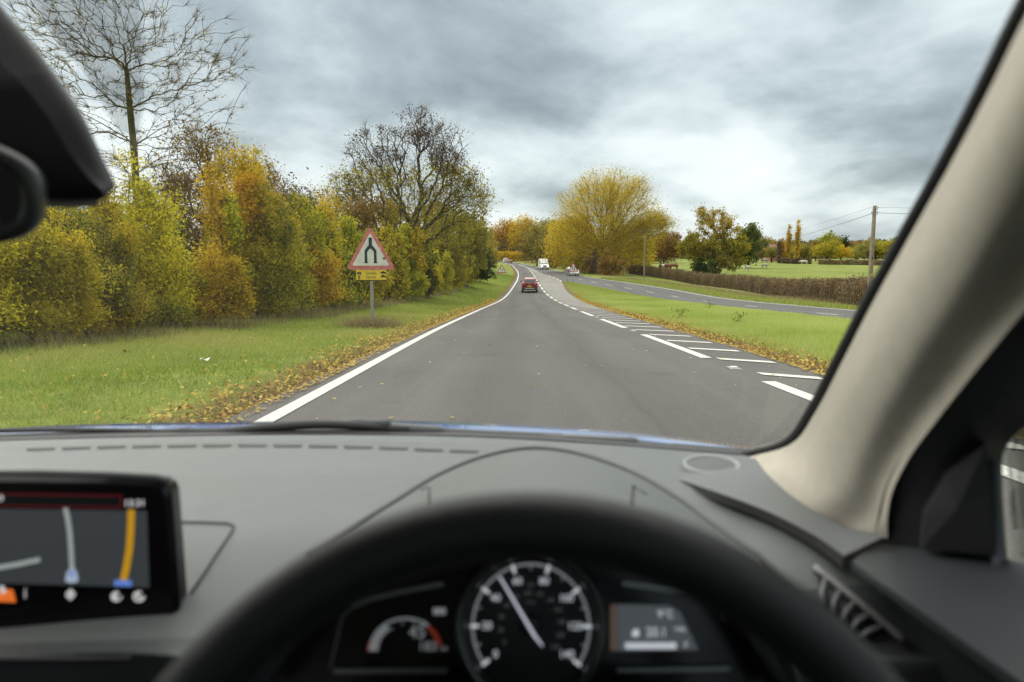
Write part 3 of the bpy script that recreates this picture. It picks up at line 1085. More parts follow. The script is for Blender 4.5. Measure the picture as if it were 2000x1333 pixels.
for i, (px, y, h, wd, lf, n, ls, lab, sd_, sp) in enumerate(SMALL):
    xx = px_x(px, y)
    tree('small_tree', (xx, y, Hs(xx, y) - .08), lab, 'tree',
         [(0, 0, h * .60, wd * .5, wd * .45, h * .40, 5), (wd * .15, 0, h * .82, wd * .28, wd * .3, h * .17, 1.5), (-wd * .2, 0, h * .45, wd * .33, wd * .3, h * .22, 1.5), (wd * .2, .2, h * .4, wd * .33, wd * .3, h * .25, 1.5)],
         [(0, 0, 0), (.06, 0, h * .12), (.0, .04, h * .24), (.05, 0, h * .36)], .05 + h * .010, lf, n, ls, .2 * sp, 260, .6, sd_, G_L, BARK, .009, None, 4, 2600, .5)

SAP = [
    (20, 16.5, 3.4, 1.3, 'lime', 'slender yellow green sapling at the left edge of the thicket'),
    (120, 17.5, 3.5, 1.2, 'yellow', 'slender yellow sapling between the two leftmost broad shrubs'),
    (228, 18.6, 4.0, 1.2, 'yellow', 'tall slender yellow sapling just left of the bare trunk'),
    (318, 20.0, 3.9, 1.3, 'lime', 'slender yellow green sapling just right of the bare trunk'),
    (440, 23.0, 4.6, 1.3, 'orange', 'slender orange sapling in front of the golden tree'),
    (505, 24.5, 4.9, 1.4, 'gold', 'slender golden sapling right of the golden tree'),
    (560, 26.5, 4.3, 1.3, 'lime', 'slender yellow green sapling behind the upright green shrub'),
    (592, 28.0, 4.4, 1.3, 'orange', 'slender orange brown sapling beside the orange shrub'),
    (642, 30.5, 4.2, 1.3, 'yellow', 'slender yellow sapling left of the merge sign'),
    (690, 34.0, 3.9, 1.4, 'lime', 'slender yellow green sapling behind the left corner of the merge sign'),
    (770, 41.0, 4.2, 1.6, 'yellow', 'slender yellow sapling right of the merge sign'),
    (806, 42.5, 4.4, 2.0, 'lime', 'slender yellow green sapling in front of the seed-clustered trunk'),
    (838, 53.0, 4.6, 1.8, 'yellow', 'slender yellow sapling right of the seed-clustered trunk'),
    (898, 72.0, 5.4, 2.2, 'yellow', 'slender yellow sapling near the dark evergreen'),
]
for i, (px, y, h, wd, lf, lab) in enumerate(SAP):
    y, h = nearer(y, h)
    xx = px_x(px, y)
    tree('sapling', (xx, y, Hs(xx, y) - .06), lab, 'tree',
         [(0, 0, h * .56, wd * .45, wd * .45, h * .44, 4), (wd * .2, 0, h * .3, wd * .4, wd * .4, h * .2, 1), (-wd * .15, 0, h * .85, wd * .2, wd * .2, h * .17, 1)],
         [(0, 0, 0), (.04, 0, h * .15), (-.02, .03, h * .32), (.05, 0, h * .5), (.02, .02, h * .68)], .045, lf, 4600, .0016 * y + .010, .13, 110, .7, 900 + i, 'slender saplings in the left thicket', BARK, .007,
         (MIX[lf], 2200, .0016 * y + .010, .0), 4, 700, .5)
GAP_BUSHES = [(-70, 17.0, 2.0, 4.0, 'dark', 'added dark bush darkening the gaps at the left end of the thicket'), (150, 20.5, 2.4, 4.0, 'dark', 'added dark bush darkening the gaps behind the bright yellow shrubs'), (350, 22.5, 2.6, 3.0, 'dark', 'added dark bush darkening the gap right of the bare trunk'),
       (500, 26.5, 2.6, 3.6, 'dark', 'added dark bush darkening the gaps below the golden tree'), (650, 33.0, 2.2, 3.2, 'dark', 'added dark bush darkening the gaps left of the merge sign post'), (800, 47.0, 2.6, 4.4, 'dark', 'added dark bush darkening the gaps at the seed-clustered trunk')]
for i, (px, y, h, wd, lf, lab) in enumerate(GAP_BUSHES):  # added second row of dark bushes, placed to darken the thicket gaps
    y, h = nearer(y, h)
    bush('gap_darkening_bush', px_x(px, y), y, lab, h, wd, lf, 6000, .0018 * y + .01, 950 + i, 'added dark bushes behind the left thicket', cat='bush', twigs=900)

# dark evergreen at the end of the left trees
x = px_x(938, 88)
bush('evergreen_shrub', x, 88, 'dark green evergreen shrub left of the small warning sign', 5.2, 4.4, 'dark', 12000, .10, 60, G_L, ntips=160, twigs=0)
x = px_x(908, 84)
bush('evergreen_shrub', x, 84, 'dark green low shrub just left of the tall evergreen', 4.2, 4.2, 'dark', 9000, .10, 61, G_L, ntips=120, twigs=0)

# trees along the left of the far bend
FARL = [
    (938, 128, 8.5, 6.5, 'olive', 'olive tree behind the small left warning sign'),
    (948, 190, 10.5, 7.5, 'orange', 'orange tree above the far cars at the bend'),
    (930, 160, 10.0, 8, 'yellow', 'yellow tree behind the evergreen at the bend'),
    (915, 120, 8.0, 7, 'brown', 'brown tree behind the dark evergreen'),
]
for i, (px, y, h, wd, lf, lab) in enumerate(FARL):
    xx = px_x(px, y)
    tree('roadside_tree', (xx, y, Hs(xx, y) - .1), lab, 'tree', [(0, 0, h * .55, wd * .5, wd * .5, h * .45, 5), (wd * .2, 0, h * .3, wd * .35, wd * .35, h * .28, 2), (-wd * .2, 0, h * .3, wd * .35, wd * .35, h * .28, 2)],
         [(0, 0, 0), (.1, 0, h * .1), (0, .1, h * .2), (.1, 0, h * .35)], .18, lf, 7000, .17, .5, 170, .35, 70 + i, 'trees at the far bend', BARKD, .03, None, 4, 600, .5)

# --- right of the road: the big fan-shaped yellow tree and its neighbours
x = px_x(1172, 132)
tree('fan_shaped_tree', (x, 132, Hs(x, 132) - .2), 'largest yellow tree with fanned ascending branches right of the white van', 'tree',
     [(1.2, 0, 11.5, 10.5, 7, 8.2, 7), (-5.0, 0, 8.0, 5.5, 5.5, 6.5, 3), (7.0, 0, 8.8, 5.8, 5, 4.6, 2.5), (2, 0, 16.0, 7.0, 5, 4.0, 2.5), (10.5, 0, 9.8, 3.4, 3, 1.6, .8), (3, -1, 4.5, 7.5, 4, 3.0, 1.5)],
     [(0, 0, 0), (.1, 0, 1.2), (.0, 0, 2.4), (.2, 0, 3.8), (.3, 0, 5.2)], .62, 'willow', 78000, .10, .8, 800, .85, 81, None, BARKG, .03, ('yellow', 12000, .11, .0, .6), 5, 6000, .42, .52, .03)
for i, (px, y, h, wd, lf, n, lab, cat) in enumerate([
    (1112, 142, 11.8, 10.5, 'willow', 15000, 'yellow green tree leaning over the road between van and fan-shaped tree', 'tree'),
    (1082, 172, 12.5, 10.0, 'olive', 10000, 'olive brown tree above the white van', 'tree'),
    (1048, 205, 12.5, 10.0, 'olive', 9000, 'pale brown bare-topped tree left of the van', 'tree'),
    (1022, 385, 24.0, 17.0, 'orange', 11000, 'tall orange poplar-like tree at the end of the road', 'tree'),
    (985, 395, 23.0, 20.0, 'orange', 11000, 'orange yellow tree left of the tallest orange tree at the road end', 'tree'),
    (1055, 300, 18.0, 14.0, 'olive', 9000, 'brown tree behind the trees at the road end', 'tree'),
    (915, 300, 16.0, 14.0, 'yellow', 9000, 'yellow tree at the far left of the road end', 'tree'),
    (1140, 178, 9.0, 11.0, 'willow', 9000, 'low yellow tree behind the fan-shaped tree on its left', 'tree'),
    (1232, 150, 7.5, 9.0, 'willow', 10000, 'low yellow tree under the right branches of the fan-shaped tree', 'tree'),
    (1292, 215, 10.0, 11.0, 'russet', 9000, 'russet brown tree right of the fan-shaped tree', 'tree'),
    (1260, 230, 9.0, 12.0, 'brown', 7000, 'dull brown tree behind the far telegraph pole', 'tree'),
]):
    xx = px_x(px, y)
    tree('roadside_tree', (xx, y, Hs(xx, y) - .1), lab, cat,
         [(0, 0, h * .56, wd * .5, wd * .5, h * .44, 5), (wd * .18, 0, h * .78, wd * .3, wd * .3, h * .2, 1.6), (-wd * .22, 0, h * .33, wd * .34, wd * .34, h * .30, 2), (wd * .22, 0, h * .33, wd * .34, wd * .34, h * .30, 2)],
         [(0, 0, 0), (.1, 0, h * .1), (0, .1, h * .2), (.1, 0, h * .32)], .05 + h * .018, lf, n, .0010 * y + .015, .0036 * y, 260, .45, 200 + i, 'trees beside the opposite carriageway', BARKD, .0002 * y, None, 4, 1500, .5)
for i, (px, y, h, wd, lf, lab) in enumerate([
    (1192, 121, 4.3, 5.6, 'russet', 'round reddish brown bush right of the white car'),
    (1150, 126, 4.2, 4.0, 'twig', 'dark twiggy bush behind the warning sign on the island'),
    (1118, 140, 4.5, 5.0, 'lime', 'yellow bush behind the white car'),
    (1080, 175, 4.0, 5.0, 'mixed', 'dark green bush behind the white van'),
]):
    xx = px_x(px, y)
    bush('roadside_bush', xx, y, lab, h, wd, lf, 7000, .12, 240 + i, 'bushes beside the opposite carriageway', cat='bush', spread=.35, ntips=150)
xx = px_x(1012, 345)
tree('golden_hedge', (xx, 345, Hs(xx, 345) - .1), 'clipped golden yellow hedge at the outside of the far bend', 'hedge',
     [(-3, 0, 2.6, 8, 1.8, 2.5, 3), (4, 0, 2.3, 5.5, 1.7, 2.2, 2), (-8, 0, 2.8, 4, 1.6, 2.3, 1)], [(0, 0, 0), (0, 0, .6), (.1, 0, 1.2)], .12, 'gold', 9000, .24, .5, 160, .2, 260, None, BARKD, .03)

# oak in the field
x = px_x(1388, 122)
tree('oak_tree', (x, 122, Hs(x, 122) - .15), 'golden brown oak standing alone behind the field hedge', 'tree',
     [(0, 0, 6.5, 5.0, 4.5, 4.2, 5), (-.6, 0, 10.2, 3.0, 3, 2.6, 2.5), (2.6, 0, 9.2, 2.2, 2.4, 1.9, 1.4), (-3.6, 0, 5.0, 2.8, 3, 2.8, 2), (3.8, 0, 5.0, 2.8, 3, 2.8, 2), (-2.0, 0, 11.6, 1.1, 1.2, 1.2, .7), (.5, -.5, 2.8, 4.6, 3, 2, 1.5)],
     [(0, 0, 0), (.1, 0, 1.5), (-.1, 0, 3.2), (.1, 0, 5)],   .42, 'oak', 17000, .12, .33, 300, .35, 301, None, BARKD, .04, ('mixed', 9000, .15, 0, .62), 5, 500, .45, .5, .09)
x = px_x(1372, 119)
bush('ivy_bush', x, 119, 'dark green bush around the foot of the oak', 3.6, 6.6, 'dark', 9000, .11, 302, None, cat='bush', ntips=150, twigs=0)
x = px_x(1455, 165)
tree('cone_shaped_tree', (x, 165, Hs(x, 165) - .1), 'dark green rounded tree right behind the oak', 'tree', [(0, 0, 4.8, 4.2, 4, 4.6, 4), (0, 0, 8.3, 2.4, 2.4, 2.3, 1.5)], [(0, 0, 0), (0, 0, 1), (0, 0, 2.5)], .25, 'green', 9000, .2, .5, 150, .3, 303, None, BARKD, .04)

# slender poplars
for i, (px, h, wd, lab) in enumerate([(1531, 14.0, 1.4, 'left one of the two tallest slender poplars'), (1548, 16.0, 1.7, 'taller right one of the two slender poplars'), (1519, 9.0, 1.2, 'short golden poplar left of the two tall poplars'), (1513, 8.2, 1.0, 'thin bare poplar leftmost of the group')]):
    y = 235
    xx = px_x(px, y)
    tree('poplar_tree', (xx, y, Hs(xx, y) - .1), lab, 'tree', [(0, 0, h * .5, wd * .5, wd * .5, h * .48, 4)], [(0, 0, 0), (0, 0, h * .3), (0, 0, h * .6), (0, 0, h * .9)], .16,
         'orange' if i < 3 else 'twig', 2600, .19, .3, 90, .8, 320 + i, 'slender poplars beyond the field', BARKD, .04, None, 4, 300)

# field-side tree row and further trees
ROW = [(1470, 255, 5.0, 9, 'brown'), (1500, 250, 6.2, 9, 'olive'), (1530, 255, 5.5, 8, 'olive'), (1562, 245, 7.0, 9, 'olive'), (1604, 235, 8.0, 10, 'lime'), (1634, 240, 6.6, 7, 'gold'),
       (1662, 250, 6.0, 8, 'olive'), (1690, 240, 8.0, 10, 'olive'), (1722, 238, 8.4, 11, 'lime'), (1758, 235, 8.6, 11, 'olive'), (1800, 240, 8.6, 12, 'brown'), (1850, 240, 8, 12, 'olive'),
       (1585, 300, 9.5, 10, 'brown'), (1605, 330, 13.5, 13, 'mixed'), (1632, 335, 12.0, 10, 'dark'), (1560, 320, 9, 12, 'brown'), (1500, 320, 11, 12, 'brown'), (1480, 330, 12, 11, 'olive'), (1518, 300, 7.5, 10, 'russet'),
       (1665, 340, 11, 14, 'brown'), (1700, 340, 11.5, 14, 'olive'), (1745, 330, 11.5, 14, 'green'), (1790, 330, 12, 15, 'brown')]
protos = {}
RL = ['low brown tree right of the dark green tree behind the oak', 'pale olive tree left of the poplars beyond the field', 'olive tree at the foot of the poplars', 'olive tree right of the tall poplars',
      'rounded yellow green tree in the middle of the row beyond the field', 'bright gold tree right of the rounded yellow green one', 'olive tree between the gold tree and the telegraph pole',
      'olive tree just left of the near telegraph pole', 'yellow green tree just right of the near telegraph pole', 'olive tree nearest the windscreen pillar', 'brown tree behind the windscreen pillar', 'olive tree farthest right behind the pillar',
      'brown tree behind the rounded yellow green tree', 'dark rounded tree standing above the row beyond the field', 'darkest green tree beside the dark rounded one', 'brown tree behind the tall poplars',
      'brown tree on the skyline left of the poplars', 'olive tree on the skyline right of the dark green tree', 'russet hedge tree left of the poplars',
      'brown skyline tree between gold tree and telegraph pole', 'olive skyline tree left of the telegraph pole top', 'green skyline tree right of the telegraph pole', 'brown skyline tree near the pillar']
for i, (px, y, h, wd, lf) in enumerate(ROW):
    xx = px_x(px, y)
    if lf not in protos:
        protos[lf] = tree('field_tree', (0, 0, 0), 'x', 'tree', [(0, 0, .52, .5, .5, .46, 5), (.2, 0, .3, .34, .3, .28, 2), (-.22, 0, .32, .34, .3, .28, 2), (.1, .1, .78, .26, .26, .2, 1)],
                          [(0, 0, 0), (.01, 0, .12), (0, .01, .22)], .03, lf, 5200, .024, .06, 130, .3, 400 + i, 'trees beyond the cattle field', BARKD, .004)
        o = protos[lf]
    else:
        o = copy_tree(protos[lf])
    o.location = (xx, y, Hs(xx, y) - .1)
    o.scale = (wd, wd, h)
    o.rotation_euler.z = i * 1.3
    tag(o, RL[i], 'tree', 'trees beyond the cattle field')

# ------------------------------------------------------------------ hedges, woods, fences


def hedge(name, line, h, wd, n, lsize, label, palette, seed, nt_=0):
    rng = np.random.default_rng(seed)
    L_ = np.array(line, float)
    seg = np.linalg.norm(np.diff(L_, axis=0), axis=1)
    cum = np.concatenate([[0], np.cumsum(seg)])
    root = empty(name, (L_[0, 0], L_[0, 1], Hs(*L_[0])))
    tag(root, label, 'hedge')
    t = rng.uniform(0, cum[-1], n)
    cx, cy = np.interp(t, cum, L_[:, 0]), np.interp(t, cum, L_[:, 1])
    k = np.clip(np.searchsorted(cum, t) - 1, 0, len(seg) - 1)
    d = np.diff(L_, axis=0)[k] / seg[k][:, None]
    prof = h * (1 + .06 * np.sin(t * .9) + .05 * np.sin(t * 2.3 + 1))
    zz = rng.uniform(0, 1, n) ** .75
    off = rng.uniform(-.5, .5, n)
    off = np.sign(off) * np.abs(off * 2) ** .6 / 2 * wd * (1 - .25 * np.maximum(0, zz - .7) / .3)
    C = np.stack([cx - d[:, 1] * off, cy + d[:, 0] * off, H(cx, cy) + zz * prof], 1) - np.array(root.location)
    C += rng.normal(size=C.shape) * .05
    rnd = np.clip(rng.uniform(size=n) * .7 + .15 * np.sin(t * 1.3) + .15, 0, 1)
    crown_mesh('foliage', C, lsize * rng.uniform(.5, 1.4, n), rnd, LEAF[palette], root, rng, .0, 2.2)
    # upright twigs
    m = nt_ or n // 3
    t = rng.uniform(0, cum[-1], m)
    cx, cy = np.interp(t, cum, L_[:, 0]), np.interp(t, cum, L_[:, 1])
    k = np.clip(np.searchsorted(cum, t) - 1, 0, len(seg) - 1)
    d = np.diff(L_, axis=0)[k] / seg[k][:, None]
    off = rng.uniform(-.5, .5, m) * wd
    B = np.stack([cx - d[:, 1] * off, cy + d[:, 0] * off, H(cx, cy) - .05], 1) - np.array(root.location)
    Tp = B + rng.normal(size=B.shape) * .16 + np.array([0, 0, h]) * rng.uniform(.6, 1.12, (m, 1))
    s = rng.normal(size=(m, 3))
    s[:, 2] = 0
    s /= np.linalg.norm(s, axis=1, keepdims=True)
    V = np.stack([B - s * .014, B + s * .014, Tp + s * .006, Tp - s * .006], 1).reshape(-1, 3)
    np_mesh('twigs', V, np.arange(4 * m).reshape(-1, 4), LEAF['twig'], root, False, {'rnd': rng.uniform(size=m)})
    # a dense core so that one cannot see through
    return root


LEAF['hedge'] = leaf_mat('hedge twigs and leaves', [(.07, .05, .03), (.17, .125, .065), (.27, .20, .11), (.36, .28, .15), (.44, .28, .07)], .15)
hl = [(px_x(1760, 36), 36), (px_x(1690, 42), 42), (px_x(1642, 48), 48), (px_x(1575, 58), 58), (px_x(1507, 72), 72), (px_x(1430, 88), 88), (px_x(1350, 106), 106), (px_x(1280, 124), 124), (px_x(1224, 140), 140)]
hedge('clipped_hedge', hl, 1.72, 1.3, 60000, .050, 'long brown clipped hedge between the opposite carriageway and the field', 'hedge', 501, 16000)
hedge('field_hedge', [(px_x(1590, 205), 205), (px_x(1650, 200), 200), (px_x(1730, 190), 190), (px_x(1840, 180), 180)], 1.5, 1.5, 7000, .12, 'short far hedge across the field left of the near telegraph pole', 'hedge', 502)
hedge('field_hedge', [(px_x(1520, 225), 225), (px_x(1545, 218), 218), (px_x(1576, 215), 215)], 1.7, 2.0, 3000, .13, 'rough brown hedge below the poplars', 'twig', 503)
hedge('field_hedge', [(px_x(1500, 80), 80), (px_x(1560, 78), 78), (px_x(1640, 76), 76)], .95, .8, 4000, .06, 'low grassy bank hedge right behind the long brown clipped hedge', 'hedge', 504)

# far-off woods on the skyline: one mass


def woods():
    rng = np.random.default_rng(9)
    Cs, S, Rn = [], [], []
    for y0, y1, x0, x1, hh, n in ((480, 560, 150, 420, 11, 170), (640, 760, 150, 620, 13, 240), (860, 1000, 150, 900, 13, 260), (360, 460, -160, 60, 16, 170), (420, 600, 40, 260, 12, 120), (300, 360, -220, -20, 16, 60)):
        for q in range(n):
            x, y = rng.uniform(x0, x1), rng.uniform(y0, y1)
            h = hh * rng.uniform(.55, 1.15)
            m = 150
            u = rng.normal(size=(m, 3))
            u /= np.linalg.norm(u, axis=1, keepdims=True)
            P = u * rng.uniform(.6, 1, (m, 1)) * np.array([h * .55, h * .5, h * .5]) + np.array([x, y, Hs(x, y) + h * .48])
            Cs.append(P)
            S.append(rng.uniform(.6, 1.3, m) * .0015 * y)
            Rn.append(np.clip(rng.uniform() + rng.normal(size=m) * .12, 0, 1))
    C = np.concatenate(Cs)
    LEAF['wood'] = leaf_mat('autumn woodland', [(.06, .075, .045), (.11, .115, .06), (.16, .13, .07), (.21, .15, .075), (.20, .18, .08), (.10, .11, .07)], .2)
    o = crown_mesh('distant_woods', C, np.concatenate(S), np.concatenate(Rn), LEAF['wood'], None, rng)
    tag(o, 'hazy autumn woods along the skyline', 'woods', None, 'stuff')


woods()

# ------------------------------------------------------------------ poles and cables
WOODP = pmat('weathered pole timber', (.27, .225, .165), .85, var=.3, scale=3, bump=.5, bscale=40)
CABLE = pmat('cable', (.05, .05, .05), .6)
PORC = pmat('porcelain', (.5, .48, .44), .3)
YPL = pmat('yellow plate', (.65, .45, .03), .5)
DANG = pmat('dark plate', (.04, .04, .04), .5)


def pole(x, y, top, label, plates=True):
    zb = Hs(x, y) - .1
    r = empty('telegraph_pole', (x, y, zb))
    tag(r, label, 'telegraph pole')
    h = top - zb
    MB().tube([(0, 0, 0), (0, 0, h * .5), (0, 0, h)], [.14, .12, .10], 12).build('post', WOODP, r, True, 40)
    MB().tube([(0, 0, h), (0, 0, h + .05)], [.115, .03], 12).build('cap', MET, r, True, 40)
    for dz, s in ((.22, 1), (.50, -1), (.50, 1)):
        MB().tube([(0, 0, h - dz), (s * .17, -.03, h - dz), (s * .17, -.03, h - dz + .12)], .02, 6).tube([(s * .17, -.03, h - dz + .09), (s * .17, -.03, h - dz + .18)], [.045, .03], 8).build('insulator', PORC, r, True, 40)
    if plates:
        MB().box((0, -.135, h * .34), (.13, .012, .16), None, .003).build('warning_plate', YPL, r)
        MB().box((0, -.132, h * .50), (.09, .012, .12), None, .003).build('number_plate', DANG, r)
    return Vector((x, y, zb + h))


pA = pole(px_x(1692, 40.5), 40.5, 1.2 + 100 / F * 40.5, 'tall near wooden telegraph pole standing at the field hedge')
pB = pole(px_x(1255, 120), 120, 1.2 + 42 / F * 120, 'distant thin wooden telegraph pole left of the oak', False)
far_pt = Vector((px_x(1458, 190), 190, 1.2 + 33 / F * 190))


def cable(a, b, sag, label, r=.012):
    pts = []
    for i in range(25):
        t = i / 24
        p = a.lerp(b, t)
        p.z -= sag * 4 * t * (1 - t)
        pts.append(p)
    o = MB().tube(pts, r, 5).build('overhead_cable', CABLE, None, True)
    tag(o, label, 'cable')


cable(pA + Vector((0, 0, -.40)), far_pt + Vector((0, 0, -.2)), .9, 'lower overhead cable running left from the near telegraph pole', .013)
cable(pA + Vector((-.17, 0, -.08)), far_pt + Vector((0, 0, 1.2)), .7, 'thin upper overhead cable running left from the near telegraph pole', .006)
right_pt = Vector((72, 44, 5.3))
cable(pA + Vector((0, 0, -.40)), right_pt, .7, 'lower overhead cable running right from the near telegraph pole', .011)
cable(pA + Vector((.17, 0, -.10)), right_pt + Vector((0, 0, .6)), .6, 'thin upper overhead cable running right from the near telegraph pole', .006)

# ------------------------------------------------------------------ road signs
RED = pmat('faded red reflective sheet', (.62, .19, .17), .45, var=.3, scale=9)
RED2 = pmat('red reflective sheet', (.50, .035, .04), .45, var=.1, scale=9)
SWHITE = pmat('white reflective sheet', (.74, .74, .66), .5, var=.12, scale=5)
SWHITE2 = pmat('clean white reflective sheet', (.74, .74, .72), .5, var=.05, scale=5)
BLK = pmat('black sheet', (.022, .028, .034), .5, var=.2)
SYEL = pmat('yellow sign sheet', (.80, .56, .04), .5, var=.1)
SGREY = pmat('grey sign back', (.33, .36, .36), .5, .3)
GREYPOST = pmat('grey sign post', (.33, .32, .28), .6, var=.2, scale=9)


def rtri(wd, h, r, k=7):
    """rounded triangle, base at y=0, apex at y=h"""
    P = [Vector((-wd / 2, 0)), Vector((wd / 2, 0)), Vector((0, h))]
    out = []
    for i in range(3):
        p, a, b = P[i], P[i - 1], P[(i + 1) % 3]
        da, db = (a - p).normalized(), (b - p).normalized()
        half = math.acos(max(-1, min(1, da.dot(db)))) / 2
        c = p + (da + db).normalized() * (r / math.sin(half))
        s = p + da * (r / math.tan(half))
        e = p + db * (r / math.tan(half))
        a0 = math.atan2((s - c).y, (s - c).x)
        a1 = math.atan2((e - c).y, (e - c).x)
        while a1 < a0:
            a1 += 2 * math.pi
        for q in range(k):
            t = a0 + (a1 - a0) * q / (k - 1)
            out.append((c.x + r * math.cos(t), c.y + r * math.sin(t)))
    return out


FACE = Matrix.Rotation(R_(90), 4, 'X')     # local xy -> world xz, front towards -y


def sign(x, y, zbase, zb_tri, wd, kind, label, red, white, rz=0.0, plate=False):
    g = Hs(x, y) - .1
    r = empty('warning_sign', (x, y, g), rz)
    tag(r, label, 'road sign')
    z0 = zb_tri - g
    h = wd * .88
    T = lambda dy, dz=0: Matrix.Translation((0, dy, z0 + dz)) @ FACE
    MB().tube([(0, .05, 0), (0, .05, z0 + h * .7)], .045 * (wd / 1.4), 12).build('post', GREYPOST, r, True, 40)
    MB().prism(rtri(wd, h, wd * .055), T(0), .012).build('border', red, r)
    s = .745
    MB().prism([(px * s, py * s + h * .093) for px, py in rtri(wd, h, wd * .028)], T(-.004), .003).build('face', white, r)
    mb = MB()
    q = T(-.008)
    u = wd / 97.0
    if kind == 'merge':
        # two lanes joining into one
        a = [(-3.2, 62), (3.2, 62), (3.2, 49), (11.5, 38), (11.5, 13), (6.2, 13), (6.2, 36), (1.5, 41.5), (-1.5, 41.5), (-6.2, 36), (-6.2, 13), (-11.5, 13), (-11.5, 38), (-3.2, 49)]
        quads = [[(-3.2, 62), (3.2, 62), (3.2, 48), (-3.2, 48)][::-1], [(3.2, 48), (-3.2, 48), (-1.6, 40.5), (1.6, 40.5)], [(3.2, 48), (11.5, 37), (6.4, 34.5), (1.6, 40.5)][::-1], [(-3.2, 48), (-11.5, 37), (-6.4, 34.5), (-1.6, 40.5)],
                 [(11.5, 37), (11.5, 13), (6.4, 13), (6.4, 34.5)][::-1], [(-11.5, 37), (-11.5, 13), (-6.4, 13), (-6.4, 34.5)]]
        for pl in quads:
            mb.prism([(p * u, v * u) for p, v in pl], q, .003)
        for xx in (-9, 9):
            mb.prism([((xx - 5) * u, 12.9 * u), ((xx + 5) * u, 12.9 * u), ((xx + 2.8) * u, 14.5 * u), ((xx - 2.8) * u, 14.5 * u)], q, .003)
    else:
        # two-way traffic: arrows up and down
        def arrow(cx, y0, y1):
            d = 1 if y1 > y0 else -1
            mb.prism([((cx - 2.6) * u, y0 * u), ((cx + 2.6) * u, y0 * u), ((cx + 2.6) * u, (y1 - 11 * d) * u), ((cx - 2.6) * u, (y1 - 11 * d) * u)], q, .003)
            mb.prism([((cx - 8) * u, (y1 - 11 * d) * u), ((cx + 8) * u, (y1 - 11 * d) * u), (cx * u, y1 * u)], q, .003)
        arrow(-8.5, 16, 52)
        arrow(9.5, 46, 13)
    mb.build('symbol', BLK, r)
    if kind == 'merge':
        MB().prism([(.0 + (26 + 3.2 * math.cos(t)) * u, (22 + 2.6 * math.sin(t)) * u) for t in np.linspace(0, 6.0, 12)], T(-.008), .003).build('dirt_spot', pmat('dirt', (.20, .19, .14), .9), r)
    if plate:
        pw, ph = 58 * u, 19 * u
        P0 = MB().box((0, -.002, z0 - ph * .5 - .012), (pw, .012, ph), None, .004).build('name_plate', SYEL, r)
        MB().box((0, .006, z0 - ph - .02), (pw * 1.0, .012, .02)).build('plate_edge', BLK, P0)
        t = MB()
        text_mb(t, 'Oaklea', T(-.0105, -ph * .30 - .012), ph * .40)
        text_mb(t, 'Grove', T(-.0105, -ph * .70 - .012), ph * .40)
        for k, (cx, cz) in enumerate(((-.40, .30), (.41, .25), (.41, .62))):
            # small house and car pictograms
            M = T(-.0105, -ph * cz - .012) @ Matrix.Translation((pw * cx, 0, 0))
            if k == 0:
                t.add([(-.055, -.03, 0), (.02, -.03, 0), (.02, .03, 0), (-.055, .03, 0)], [(0, 1, 2, 3)], M)
                t.add([(.025, -.055, 0), (.075, 0, 0), (.025, .055, 0)], [(0, 1, 2)], M)
            else:
                t.add([(-.075, -.02, 0), (.075, -.02, 0), (.075, .012, 0), (.035, .018, 0), (.02, .042, 0), (-.03, .042, 0), (-.05, .016, 0), (-.075, .012, 0)], [tuple(range(8))], M)
                t.add([(-.055, -.036, 0), (-.02, -.036, 0), (-.02, -.021, 0), (-.055, -.021, 0)], [(0, 1, 2, 3)], M)
                t.add([(.02, -.036, 0), (.055, -.036, 0), (.055, -.021, 0), (.02, -.021, 0)], [(0, 1, 2, 3)], M)
        # a row of posts under the left pictogram
        for q_ in range(3):
            M = T(-.0105, -ph * .72 - .012) @ Matrix.Translation((pw * (-.425 + .025 * q_), 0, 0))
            t.add([(-.006, -.06, 0), (.006, -.06, 0), (.006, .06, 0), (-.006, .06, 0)], [(0, 1, 2, 3)], M)
        t.build('lettering', BLK, P0)
    return r


d1 = 19.5
sign(px_x(728, d1), d1, 0, 1.2 - (527 - 505) / F * d1, 97 / F * d1, 'merge', 'large faded triangular sign showing two lanes merging, yellow plate below', RED, SWHITE, R_(3), True)
d2 = 100.0
sign(px_x(980, d2), d2, 0, 1.2 - (533 - 505) / F * d2, 1.42, 'two', 'small triangular two-way traffic sign on the left verge', RED2, SWHITE2)
d3 = 92.0
sign(px_x(1118, d3), d3, 0, 1.2 - (531 - 505) / F * d3, 1.48, 'two', 'triangular two-way traffic sign at the tip of the grass island', RED2, SWHITE2)
d4 = 246.0
sign(float(LE(d4)) - .55, d4, 0, 1.2 - (511 - 505) / F * d4, 1.5, 'two', 'tiny far triangular sign in front of the orange car at the bend', RED2, SWHITE2)
# back of a round sign beside it
x, y = px_x(1107, 96), 96
r = empty('round_sign', (x, y, Hs(x, y) - .1))
tag(r, 'back of a round grey sign left of the island warning sign', 'road sign')
zc = 1.2 - (530.5 - 505) / F * 96 - r.location.z
MB().tube([(0, -.04, 0), (0, -.04, zc + .3)], .04, 10).build('post', GREYPOST, r, True, 40)
MB().lathe([(0, 0), (.44, 0), (.45, .008), (.45, .02), (.44, .028), (0, .028)], 28, Matrix.Translation((0, 0, zc)) @ FACE).build('disc', SGREY, r, True, 30)
for dz in (-.18, .18):
    MB().box((0, -.045, zc + dz), (.5, .02, .04)).build('rail', MET, r)

